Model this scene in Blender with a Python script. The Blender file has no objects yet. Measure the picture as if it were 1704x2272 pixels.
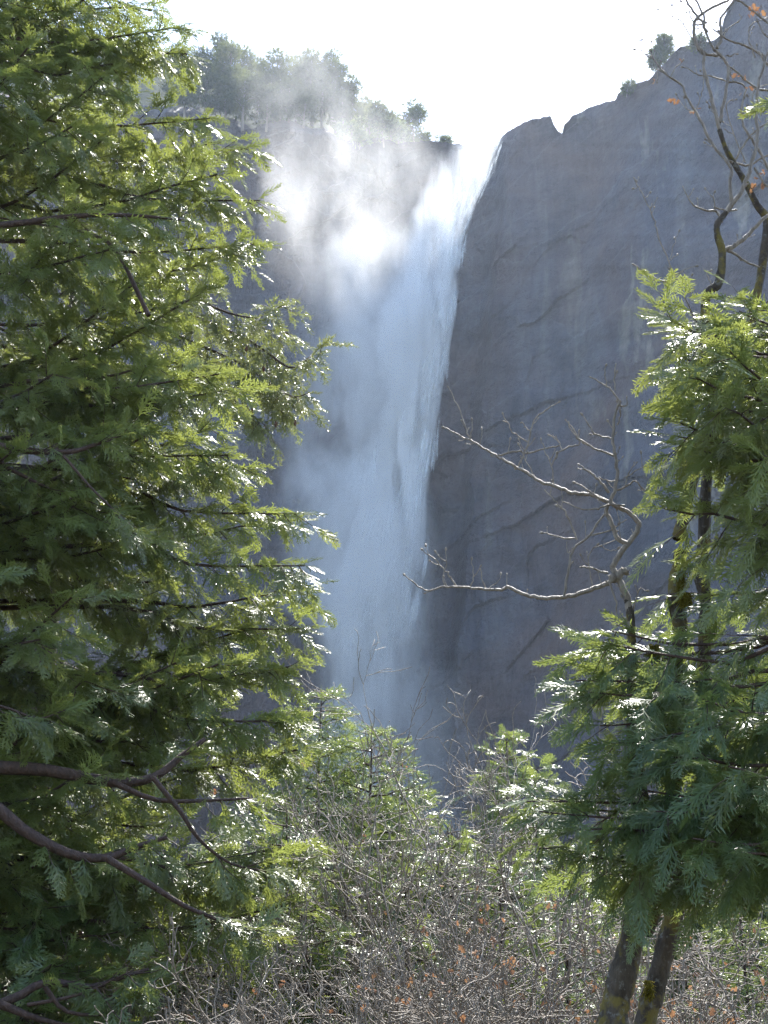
import bpy, math, random
import numpy as np
R = math.radians
SKIP = set()
sc = bpy.context.scene
col = sc.collection

# ---------------------------------------------------------------- camera
PITCH = R(18.0)
FPX = 3121.0                      # focal length in pixels of the 1704 x 2272 photograph
CAM = np.array([0.0, 0.0, 1.7])
cam_d = bpy.data.cameras.new("camera")
cam_o = bpy.data.objects.new("camera", cam_d)
col.objects.link(cam_o)
cam_o.location = CAM
cam_o.rotation_euler = (R(90) + PITCH, 0, 0)
cam_d.sensor_fit = 'VERTICAL'
cam_d.sensor_height = 24.0
cam_d.lens = 24.0 * FPX / 2272.0
cam_d.clip_start = 0.1
cam_d.clip_end = 6000
sc.camera = cam_o

# ---------------------------------------------------------------- sky, sun, exposure
SUN_EL, SUN_AZ = R(52.0), R(18.0)  # azimuth measured from +Y towards +X
world = bpy.data.worlds.new("World")
sc.world = world
world.use_nodes = True
wn = world.node_tree.nodes
wl = world.node_tree.links
wn.clear()
wo = wn.new("ShaderNodeOutputWorld")
bg = wn.new("ShaderNodeBackground")
sky = wn.new("ShaderNodeTexSky")
sky.sky_type = 'NISHITA'
sky.sun_disc = False
sky.sun_elevation = SUN_EL
sky.sun_rotation = SUN_AZ
sky.altitude = 1200
sky.air_density = 1.0
sky.dust_density = 1.6
bg.inputs[1].default_value = 0.15
wl.new(sky.outputs[0], bg.inputs[0])
wl.new(bg.outputs[0], wo.inputs[0])
sun_d = bpy.data.lights.new("sun", 'SUN')
sun_d.energy = 4.2
sun_d.angle = R(0.55)
sun_d.color = (1.0, 0.965, 0.90)
sun_o = bpy.data.objects.new("sun", sun_d)
col.objects.link(sun_o)
sun_o.rotation_euler = (R(90) - SUN_EL, 0, math.pi - SUN_AZ)
sun_o.location = (0, 0, 60)
sc.view_settings.view_transform = 'Standard'
sc.view_settings.look = 'None'
sc.view_settings.exposure = 1.85
sc.view_settings.gamma = 1.0
cy = sc.cycles
cy.max_bounces = 7
cy.diffuse_bounces = 3
cy.glossy_bounces = 2
cy.transmission_bounces = 4
cy.transparent_max_bounces = 12
cy.volume_bounces = 4
cy.volume_step_rate = 0.28
cy.volume_max_steps = 160
cy.sample_clamp_indirect = 6.0
cy.use_denoising = True
cy.denoising_prefilter = 'NONE'

# ---------------------------------------------------------------- geometry helpers
def P(px, py, Y):
    """The point of the place seen at a pixel of the photograph, at distance Y ahead."""
    px = np.asarray(px, float); py = np.asarray(py, float); Y = np.asarray(Y, float)
    a = (px - 852) / FPX
    b = -(py - 1136) / FPX
    dx = a
    dy = math.cos(PITCH) - b * math.sin(PITCH)
    dz = math.sin(PITCH) + b * math.cos(PITCH)
    k = Y / dy
    return np.stack(np.broadcast_arrays(dx * k, Y + 0 * k, CAM[2] + dz * k), -1)

def hash2(ix, iy, seed):
    h = (ix.astype(np.int64) * 374761393 + iy.astype(np.int64) * 668265263 + seed * 1442695041) & 0xFFFFFFFF
    h = ((h ^ (h >> 13)) * 1274126177) & 0xFFFFFFFF
    h = h ^ (h >> 16)
    return (h & 0xFFFFFF) / float(0xFFFFFF)

def noise2(x, y, seed=0):
    x = np.asarray(x, float); y = np.asarray(y, float)
    ix = np.floor(x); iy = np.floor(y)
    fx = x - ix; fy = y - iy
    ux = fx * fx * (3 - 2 * fx); uy = fy * fy * (3 - 2 * fy)
    a = hash2(ix, iy, seed); b = hash2(ix + 1, iy, seed)
    c = hash2(ix, iy + 1, seed); d = hash2(ix + 1, iy + 1, seed)
    return ((a * (1 - ux) + b * ux) * (1 - uy) + (c * (1 - ux) + d * ux) * uy) * 2 - 1

def fbm(x, y, octaves=5, seed=0, ridged=False):
    s = 0.0; amp = 1.0; t = 0.0
    for k in range(octaves):
        n = noise2(x * 2 ** k + 17.3 * k, y * 2 ** k - 9.1 * k, seed + k * 7)
        if ridged: n = 1 - 2 * np.abs(n)
        s = s + n * amp; t += amp; amp *= 0.52
    return s / t

def voro2(x, y, seed=0, jit=.9):
    """Nearest jittered cell: (cell hash a, cell hash b, offset x, offset y)."""
    ix = np.floor(x); iy = np.floor(y)
    best = np.full(x.shape, 1e9); out = [np.zeros(x.shape) for _ in range(4)]
    for dx in (-1, 0, 1):
        for dy in (-1, 0, 1):
            cx = ix + dx; cy_ = iy + dy
            px = cx + .5 + (hash2(cx, cy_, seed) - .5) * jit; py = cy_ + .5 + (hash2(cx, cy_, seed + 1) - .5) * jit
            d = (x - px) ** 2 + (y - py) ** 2; m = d < best
            best = np.where(m, d, best)
            for o, v in zip(out, (hash2(cx, cy_, seed + 2), hash2(cx, cy_, seed + 3), x - px, y - py)): o[m] = v[m] if hasattr(v, 'shape') else v
    return out

def mesh_obj(name, V, faces, mats, parent=None, smooth=False, attrs=None, mat_index=None):
    """faces: list of int arrays (M,k). One mesh object."""
    me = bpy.data.meshes.new(name)
    V = np.asarray(V, np.float32)
    me.vertices.add(len(V))
    me.vertices.foreach_set("co", V.ravel())
    faces = [np.asarray(f, np.int32) for f in faces if len(f)]
    nl = sum(f.size for f in faces); nf = sum(len(f) for f in faces)
    me.loops.add(nl); me.polygons.add(nf)
    me.loops.foreach_set("vertex_index", np.concatenate([f.ravel() for f in faces]))
    st = []; o = 0
    for f in faces:
        st.append(o + np.arange(len(f)) * f.shape[1]); o += f.size
    me.polygons.foreach_set("loop_start", np.concatenate(st).astype(np.int32))
    if smooth:
        me.polygons.foreach_set("use_smooth", np.ones(nf, bool))
    for k, v in (attrs or {}).items():
        at = me.attributes.new(k, 'FLOAT', 'POINT')
        at.data.foreach_set("value", np.asarray(v, np.float32))
    for m in (mats if isinstance(mats, (list, tuple)) else [mats]):
        me.materials.append(m)
    if mat_index is not None:
        me.polygons.foreach_set("material_index", np.asarray(mat_index, np.int32))
    me.update(calc_edges=True)
    o = bpy.data.objects.new(name, me)
    col.objects.link(o)
    if parent is not None:
        o.parent = parent
    return o

def tag(o, label=None, cat=None, group=None, kind=None):
    if label: o['label'] = label
    if cat: o['category'] = cat
    if group: o['group'] = group
    if kind: o['kind'] = kind
    return o

def empty(name, loc):
    o = bpy.data.objects.new(name, None)
    o.empty_display_size = 0.3
    col.objects.link(o)
    o.location = loc
    return o

def nrm(v):
    v = np.asarray(v, float)
    return v / (np.linalg.norm(v, axis=-1, keepdims=True) + 1e-12)

class Tubes:
    """Collects many tapering polylines and turns them into one mesh."""
    def __init__(s, n=5): s.g = {}; s.n = n; s.k = 0
    def add(s, pts, rad):
        pts = np.asarray(pts, float); rad = np.asarray(rad, float)
        s.g.setdefault(len(pts), []).append((pts, rad)); s.k += 1
    def merge(s, o):
        for K, l in o.g.items(): s.g.setdefault(K, []).extend(l)
    def arrays(s, bump=0.0, rng=None):
        Vs, Fs, Ts = [], [], []; off = 0
        for K, lst in s.g.items():
            Pt = np.stack([a for a, _ in lst]); Rd = np.stack([b for _, b in lst])
            B = len(lst); n = s.n
            T = np.empty_like(Pt); T[:, 1:-1] = Pt[:, 2:] - Pt[:, :-2]; T[:, 0] = Pt[:, 1] - Pt[:, 0]; T[:, -1] = Pt[:, -1] - Pt[:, -2]
            T = nrm(T)
            ov = nrm(Pt[:, -1] - Pt[:, 0])
            ref = np.where(np.abs(ov[:, 2:3]) > .8, np.array([[1., 0, 0]]), np.array([[0., 0, 1]]))[:, None, :]
            A = nrm(np.cross(T, ref)); C = np.cross(T, A)
            an = np.arange(n) / n * 2 * math.pi
            ring = A[:, :, None] * np.cos(an)[None, None, :, None] + C[:, :, None] * np.sin(an)[None, None, :, None]
            rr = Rd[:, :, None, None]
            if bump: rr = rr * (1 + bump * (rng.random((B, K, n, 1)) - .5))
            V = Pt[:, :, None] + ring * rr
            V = V.reshape(-1, 3)
            b = np.arange(B)[:, None, None] * K * n + off
            i = np.arange(K - 1)[None, :, None] * n
            j = np.arange(n)[None, None, :]; j2 = (j + 1) % n
            F = np.stack([b + i + j, b + i + j2, b + i + n + j2, b + i + n + j], -1).reshape(-1, 4)
            Vs.append(V); Fs.append(F); off += len(V)
            Ts.append(np.repeat(Rd.ravel(), n))
        return np.concatenate(Vs), np.concatenate(Fs), np.concatenate(Ts)
    def build(s, name, m, parent=None, bump=0.0, rng=None, origin=None, smooth=True):
        if not s.g: return None
        V, F, T = s.arrays(bump, rng)
        if origin is not None: V = V - np.asarray(origin)
        return mesh_obj(name, V, [F], m, parent, smooth=smooth, attrs={"rad": T})

def smooth_line(pts, per=4):
    """Catmull-Rom through control rows of any width."""
    p = np.asarray(pts, float)
    if len(p) < 3:
        t = np.linspace(0, 1, per + 1)[:, None]
        return p[0] * (1 - t) + p[-1] * t
    q = np.vstack([2 * p[0] - p[1], p, 2 * p[-1] - p[-2]])
    out = []
    for i in range(1, len(q) - 2):
        for k in range(per):
            t = k / per
            out.append(.5 * ((2 * q[i]) + (-q[i-1] + q[i+1]) * t + (2*q[i-1] - 5*q[i] + 4*q[i+1] - q[i+2]) * t*t + (-q[i-1] + 3*q[i] - 3*q[i+1] + q[i+2]) * t**3))
    out.append(p[-1])
    return np.array(out)

# ---------------------------------------------------------------- material helpers
class NT:
    def __init__(s, name):
        s.m = bpy.data.materials.new(name); s.m.use_nodes = True
        s.t = s.m.node_tree; s.t.nodes.clear()
        s.out = s.t.nodes.new("ShaderNodeOutputMaterial")
    def n(s, kind, **kw):
        nd = s.t.nodes.new("ShaderNode" + kind)
        for k, v in kw.items(): setattr(nd, k, v)
        return nd
    def l(s, a, b): s.t.links.new(a, b)
    def val(s, inp, v):
        if isinstance(v, bpy.types.NodeSocket): s.l(v, inp)
        else: inp.default_value = v
    def math(s, op, a, b=0.0, c=0.0, clamp=False):
        nd = s.n("Math", operation=op, use_clamp=clamp)
        s.val(nd.inputs[0], a); s.val(nd.inputs[1], b); s.val(nd.inputs[2], c)
        return nd.outputs[0]
    def noise(s, vec, scale, detail=4, rough=.55, dist=0.0):
        nd = s.n("TexNoise"); s.l(vec, nd.inputs['Vector'])
        nd.inputs['Scale'].default_value = scale; nd.inputs['Detail'].default_value = detail
        nd.inputs['Roughness'].default_value = rough; nd.inputs['Distortion'].default_value = dist
        return nd.outputs[0]
    def mapping(s, vec, scale=(1, 1, 1), rot=(0, 0, 0), loc=(0, 0, 0)):
        nd = s.n("Mapping"); s.l(vec, nd.inputs[0])
        nd.inputs['Scale'].default_value = scale; nd.inputs['Rotation'].default_value = rot; nd.inputs['Location'].default_value = loc
        return nd.outputs[0]
    def ramp(s, fac, stops):
        nd = s.n("ValToRGB"); cr = nd.color_ramp
        while len(cr.elements) < len(stops): cr.elements.new(.5)
        for e, (p, c) in zip(cr.elements, stops):
            e.position = p; e.color = (c, c, c, 1) if isinstance(c, (int, float)) else (*c, 1)
        s.l(fac, nd.inputs[0]); return nd.outputs[0]
    def mix(s, fac, a, b, blend='MIX'):
        nd = s.n("Mix", data_type='RGBA', blend_type=blend)
        s.val(nd.inputs[0], fac)
        for k, v in ((6, a), (7, b)):
            if isinstance(v, bpy.types.NodeSocket): s.l(v, nd.inputs[k])
            else: nd.inputs[k].default_value = (*v, 1) if len(v) == 3 else v
        return nd.outputs[2]
    def curve(s, x, pts):
        nd = s.n("FloatCurve"); c = nd.mapping.curves[0]
        while len(c.points) < len(pts): c.points.new(.5, .5)
        for p, (a, b) in zip(c.points, pts): p.location = (a, b); p.handle_type = 'AUTO_CLAMPED'
        nd.mapping.update(); s.l(x, nd.inputs['Value']); nd.inputs[0].default_value = 1.0
        return nd.outputs[0]
    def principled(s, color, rough=.6, spec=.5, bump=None, bstr=.3, bdist=.1):
        nd = s.n("BsdfPrincipled")
        s.val(nd.inputs['Base Color'], (*color, 1) if isinstance(color, tuple) else color)
        s.val(nd.inputs['Roughness'], rough); nd.inputs['Specular IOR Level'].default_value = spec
        if bump is not None:
            b = s.n("Bump"); b.inputs['Strength'].default_value = bstr; b.inputs['Distance'].default_value = bdist
            s.l(bump, b.inputs['Height']); s.l(b.outputs[0], nd.inputs['Normal'])
        return nd.outputs[0]
    def surf(s, sh): s.l(sh, s.out.inputs[0]); return s.m
    def pos(s): return s.n("NewGeometry").outputs['Position']

# ================================================================ CLIFF
def mat_rock():
    t = NT("granite")
    p = t.pos()
    wp = t.noise(p, .03, 3)
    big = t.noise(p, .017, 5, .6, .6)
    streak = t.noise(t.mapping(p, (.09, .03, .014)), 1.0, 5, .6, 1.2)
    fine = t.noise(t.mapping(p, (.7, .3, .10)), 1.0, 6, .7, .5)
    diag = t.noise(t.mapping(p, (.05, .02, .09), (0, R(-32), 0)), 1.0, 6, .68, .2)
    c = t.ramp(streak, [(.30, (.030, .035, .052)), (.46, (.060, .066, .088)), (.60, (.088, .093, .110)), (.74, (.15, .148, .145))])
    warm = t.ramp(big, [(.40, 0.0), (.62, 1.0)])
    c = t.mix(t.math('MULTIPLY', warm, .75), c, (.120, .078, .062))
    pale = t.ramp(t.noise(t.mapping(p, (.12, .05, .018), loc=(3, 0, 7)), 1.0, 4, .6, .4), [(.58, 0.0), (.66, .8)])
    sep = t.n("SeparateXYZ"); t.l(p, sep.inputs[0])
    right = t.math('MULTIPLY_ADD', sep.outputs[0], 1 / 25, -45 / 25, clamp=True)
    c = t.mix(t.math('MULTIPLY', t.math('MULTIPLY', pale, right), .8), c, (.27, .25, .20))
    dk = t.ramp(diag, [(.36, .62), (.50, 1.0), (.66, 1.22)])
    c = t.mix(1.0, c, dk, 'MULTIPLY')
    fn = t.ramp(fine, [(.3, .82), (.7, 1.16)])
    c = t.mix(1.0, c, fn, 'MULTIPLY')
    h = t.math('ADD', t.math('MULTIPLY', fine, 1.0), t.math('MULTIPLY', t.noise(p, .55, 8, .65), 1.2))
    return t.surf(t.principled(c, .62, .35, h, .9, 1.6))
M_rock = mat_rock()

TOP = np.array([(-500, 150), (-100, 190), (200, 225), (430, 240), (480, 268), (520, 262), (560, 285), (600, 268), (640, 268), (690, 285), (720, 284), (750, 305), (790, 312),
    (850, 305), (880, 318), (950, 312), (1000, 318), (1040, 322), (1062, 335), (1090, 335), (1100, 318), (1118, 300), (1135, 287), (1165, 270), (1195, 262), (1222, 256),
    (1228, 275), (1238, 291), (1247, 296), (1252, 276), (1262, 268), (1270, 258), (1300, 242), (1335, 230), (1365, 222), (1372, 206), (1400, 190), (1425, 182),
    (1440, 178), (1455, 158), (1480, 136), (1505, 106), (1540, 97), (1585, 90), (1598, 78), (1606, 40), (1622, 5), (1650, -40), (1720, -120), (1900, -250), (2300, -500)], float)
def top_y(x): return np.interp(x, TOP[:, 0], TOP[:, 1])
DEP = np.array([(-500, 340), (300, 375), (600, 392), (900, 410), (1040, 418), (1085, 414), (1110, 400), (1300, 385), (1500, 352), (1700, 325), (2300, 270)], float)

def build_cliff():
    xs = np.unique(np.concatenate([np.arange(-500, 350, 14), np.arange(350, 1900, 2.6), np.arange(1900, 2300, 14)]))
    nrow = 520
    s = np.linspace(0, 1, nrow) ** 1.15
    X, S = np.meshgrid(xs, s)
    ty = top_y(X) + 3.0 * fbm(X / 9, X * 0, 4, 6) * np.clip(np.abs(X - 1236) / 30, 0, 1)
    PY = ty + S * (2190 - ty)
    D0 = np.interp(X + (PY - 500) * .10 + 22 * fbm(PY / 90, PY * 0, 4, 2), DEP[:, 0], DEP[:, 1])
    # the wall leans back; the left bowl more, and a talus foot at the bottom
    hfac = (2190 - PY) / 2000.0
    lean = np.interp(X, [-500, 500, 900, 1080, 1150, 2300], [46, 40, 26, 22, 16, 12])
    Y = D0 - 22 + lean * hfac
    q = P(X, PY, Y)
    wx, wz = q[..., 0], q[..., 2]
    warp = fbm(wx / 60, wz / 60, 3, 5) * 22
    big = fbm((wx + warp) / 42, wz / 60, 4, 11)
    a = R(28)
    u = wx * math.cos(a) + wz * math.sin(a); v = -wx * math.sin(a) + wz * math.cos(a)
    slab = fbm((u + warp) / 55, v / 13, 5, 23, True)
    crack = fbm((wx + warp * .4) / 7, wz / 40, 5, 31, True)
    fine = fbm(wx / 3.2, wz / 4.5, 5, 47)
    fade = np.clip((PY - ty) / 14, 0, 1)
    left = 1 / (1 + np.exp((X - 1040) / 40))
    step = np.floor((v + warp * .6) / 17 + 50) + np.clip(((v + warp * .6) / 17) % 1 * 5, 0, 1)
    ledge = (step - ((v + warp * .6) / 17 + 50))
    def facets(x, y, amp, tilt, seed):
        h1, h2, ox, oy = voro2(x, y, seed)
        h3 = (h1 * 7.13) % 1
        return (h1 - .5) * amp + ((h2 - .5) * ox + (h3 - .5) * oy) * tilt
    w1 = fbm(wx / 30, wz / 30, 4, 61) * 9
    w2 = fbm(wx / 9, wz / 9, 3, 62) * 2.5
    F1 = facets((u + w1) / 46, (v + w1) / 24, 3.0, 5.5, 101)
    F2 = facets((u + w1 * .5 + w2) / 17, (v + w2) / 9, 2.0, 4.6, 111)
    F3 = facets((wx + w2) / 5.5, (wz + w2) / 9, .5, 1.4, 121)
    rough = np.clip(.5 + 1.4 * fbm(wx / 38, wz / 50, 3, 91), .15, 1)
    d = big * (4.5 + 6 * left) + F1 * (.55 + .5 * left) + F2 * rough * (.6 + .8 * left) + F3 * rough * (.6 + .7 * left) + crack * rough * (.3 + .5 * left) + fine * (.16 + .3 * left)
    Y2 = Y - d * fade
    q = P(X, PY, Y2)
    # the top runs back level behind the rim
    rim = q[0]; back = []
    for dy, dz in [(1.5, .35), (4, .4), (12, -.6), (40, -4), (120, -14), (300, -40)]:
        Yb = Y2[0] + dy
        back.append(np.stack([rim[:, 0] * Yb / Y2[0], Yb, rim[:, 2] + dz], -1))
    allr = np.concatenate([np.array(back[::-1]), q], 0)
    nr, nc = allr.shape[:2]
    i = np.arange(nr - 1)[:, None] * nc; j = np.arange(nc - 1)[None, :]
    F = np.stack([i + j, i + nc + j, i + nc + j + 1, i + j + 1], -1).reshape(-1, 4)
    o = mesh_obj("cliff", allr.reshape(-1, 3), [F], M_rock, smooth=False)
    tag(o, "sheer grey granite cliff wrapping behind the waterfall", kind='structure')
    # wooded slope rising behind the left rim
    RIDGE = np.array([(-500, -100), (-100, 40), (300, 125), (430, 160), (520, 185), (600, 200), (700, 232), (760, 262), (830, 300), (900, 325), (960, 345)], float)
    hx = np.arange(-500, 961, 8.0); ht = top_y(hx); d0 = np.interp(hx, DEP[:, 0], DEP[:, 1]) + np.interp(hx, [-500, 500, 900, 1080], [24, 18, 4, 0])
    rows = []
    for k in range(26):
        f = k / 20.0; Y = d0 + 2 + 95 * f
        z0 = P(hx, ht, d0)[:, 2] - 1.5; z1 = P(hx, np.interp(hx, RIDGE[:, 0], RIDGE[:, 1]), d0 + 97)[:, 2]
        g = min(f, 1.0); z = z0 + np.maximum(z1 - z0, 0) * (g * g * (3 - 2 * g)) - max(0, f - 1) * 30
        z = z + 1.6 * fbm(hx / 40, hx * 0 + k / 2.5, 4, 12) * min(1, k / 3)
        rows.append(np.stack([(hx - 852) / FPX * Y * 1.115, Y, z], -1))
    G_ = np.array(rows); nr, nc = G_.shape[:2]
    i = np.arange(nr - 1)[:, None] * nc; j = np.arange(nc - 1)[None, :]
    F = np.stack([i + j, i + j + 1, i + nc + j + 1, i + nc + j], -1).reshape(-1, 4)
    t = NT("hillside_soil"); n = t.noise(t.pos(), .25, 6, .7)
    hm = t.surf(t.principled(t.ramp(n, [(.35, (.03, .04, .018)), (.6, (.07, .075, .035)), (.75, (.13, .12, .09))]), .95, .1, n, .8, .6))
    tag(mesh_obj("hill", G_.reshape(-1, 3), [F], hm, smooth=True), "brushy slope under the pines above the left rim", kind='structure')
    return allr
CL = build_cliff()

# ================================================================ GROUND
def ground_z(x, y):
    x = np.asarray(x, float); y = np.asarray(y, float)
    z = np.interp(y, [-60, 0, 6, 30, 90, 200, 330, 400], [1.0, 0, -.5, -2.6, -2.0, 3, 14, 18])
    return z + fbm(x / 14, y / 14, 4, 77) * .35 * np.clip(y / 6, 0, 1) 
def mat_ground():
    t = NT("forest_floor"); p = t.pos()
    a = t.noise(p, .35, 6, .6); b = t.noise(p, 6, 6, .7)
    c = t.ramp(b, [(.3, (.03, .022, .014)), (.5, (.085, .06, .036)), (.7, (.16, .115, .065))])
    c = t.mix(t.ramp(a, [(.45, 0.0), (.65, 1.0)]), c, (.04, .055, .022))
    return t.surf(t.principled(c, .9, .2, b, .8, .05))
def build_ground():
    ax = np.concatenate([np.linspace(-520, -60, 24), np.linspace(-55, 55, 111), np.linspace(60, 520, 24)])
    ay = np.concatenate([np.linspace(-160, -10, 16), np.linspace(-8, 80, 111), np.linspace(84, 405, 50)])
    X, Y = np.meshgrid(ax, ay)
    V = np.stack([X, Y, ground_z(X, Y)], -1)
    nr, nc = X.shape
    i = np.arange(nr - 1)[:, None] * nc; j = np.arange(nc - 1)[None, :]
    F = np.stack([i + j, i + j + 1, i + nc + j + 1, i + nc + j], -1).reshape(-1, 4)
    tag(mesh_obj("ground", V.reshape(-1, 3), [F], mat_ground(), smooth=True), "brown forest floor of leaf litter and moss", kind='structure')
build_ground()

# ================================================================ WATERFALL (volume of spray, plus the solid water by the lip)
YW = 388.0
def volume_box(name, mat, x0, x1, y0, y1, z0, z1, label, kind='structure'):
    V = np.array([(x, y, z) for z in (z0, z1) for y in (y0, y1) for x in (x0, x1)], float)
    F = np.array([(0, 2, 3, 1), (4, 5, 7, 6), (0, 1, 5, 4), (2, 6, 7, 3), (0, 4, 6, 2), (1, 3, 7, 5)])
    o = mesh_obj(name, V, [F], mat)
    tag(o, label, kind=kind)
    return o

def fall_material(name, prof, density, ycen, ythick, aniso, noise_scale, lo, hi, edge=1.0, seed=0.0, slant=0.0, strands=False, yw=388.0):
    """prof rows: photo y, left edge x, core x, right edge x, amount."""
    prof = np.array(prof, float)
    density = density * prof[:, 4].max(); prof[:, 4] /= prof[:, 4].max()
    q = P(prof[:, 0] * 0 + 852, prof[:, 0], yw)
    z = q[:, 2]
    X = lambda px: P(px, prof[:, 0], yw)[:, 0]
    L, C, Rr = X(prof[:, 1]), X(prof[:, 2]), X(prof[:, 3])
    z0, z1 = z.min(), z.max(); x0, x1 = L.min() - 2, Rr.max() + 2
    o = np.argsort(z)
    zn = (z[o] - z0) / (z1 - z0)
    t = NT(name)
    p = t.pos(); sep = t.n("SeparateXYZ"); t.l(p, sep.inputs[0])
    sx, sy, sz = sep.outputs
    Z = t.math('MULTIPLY_ADD', sz, 1 / (z1 - z0), -z0 / (z1 - z0), clamp=True)
    f = lambda arr: t.math('MULTIPLY_ADD', t.curve(Z, [(a, (b - x0) / (x1 - x0)) for a, b in zip(zn, arr[o])]), x1 - x0, x0)
    l_, c_, r_ = f(L), f(C), f(Rr)
    amt = t.curve(Z, [(a, b) for a, b in zip(zn, prof[o, 4])])
    base = t.mapping(p, (noise_scale[0], noise_scale[1], noise_scale[2]), loc=(seed, seed * .7, seed * .3))
    wnn = t.noise(t.mapping(p, (.05, .04, .03), loc=(seed, 0, 0)), 1.0, 3, .6)
    wob = t.math('MULTIPLY_ADD', wnn, 22.0, -11.0)
    xx = t.math('ADD', sx, wob)
    dl = t.math('DIVIDE', t.math('SUBTRACT', c_, xx), t.math('SUBTRACT', c_, l_))
    dr = t.math('DIVIDE', t.math('SUBTRACT', sx, c_), t.math('SUBTRACT', r_, c_))
    d = t.math('MAXIMUM', dl, dr)
    dy = t.math('DIVIDE', t.math('SUBTRACT', sy, t.math('MULTIPLY_ADD', sx, slant, ycen)), ythick)
    r2 = t.math('ADD', t.math('MULTIPLY', d, t.math('MAXIMUM', d, 0.0)), t.math('MULTIPLY', dy, dy))
    fall = t.math('SUBTRACT', 1.0, r2, clamp=True)
    n1 = t.noise(base, 1.0, 5, .62, .35)
    nn = t.n("MapRange"); t.l(n1, nn.inputs[0]); nn.inputs[1].default_value = lo; nn.inputs[2].default_value = hi
    # noise bites harder near the edge of the cloud
    k = t.math('ADD', nn.outputs[0], t.math('MULTIPLY_ADD', fall, edge, -edge * .55))
    k = t.math('MAXIMUM', k, 0.0)
    if strands:
        k = t.math('MULTIPLY', k, t.ramp(t.noise(t.mapping(p, (.55, .4, .045)), 1.0, 4, .65, .3), [(.34, .12), (.52, .8), (.66, 1.0)]))
    dens = t.math('MULTIPLY', t.math('MULTIPLY', t.math('MULTIPLY', k, fall), amt), density)
    v = t.n("VolumePrincipled")
    v.inputs['Color'].default_value = (.97, .985, 1, 1)
    v.inputs['Anisotropy'].default_value = aniso
    t.l(dens, v.inputs['Density'])
    t.l(v.outputs[0], t.out.inputs['Volume'])
    return t.m, (x0, x1, z0, z1)

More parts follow.
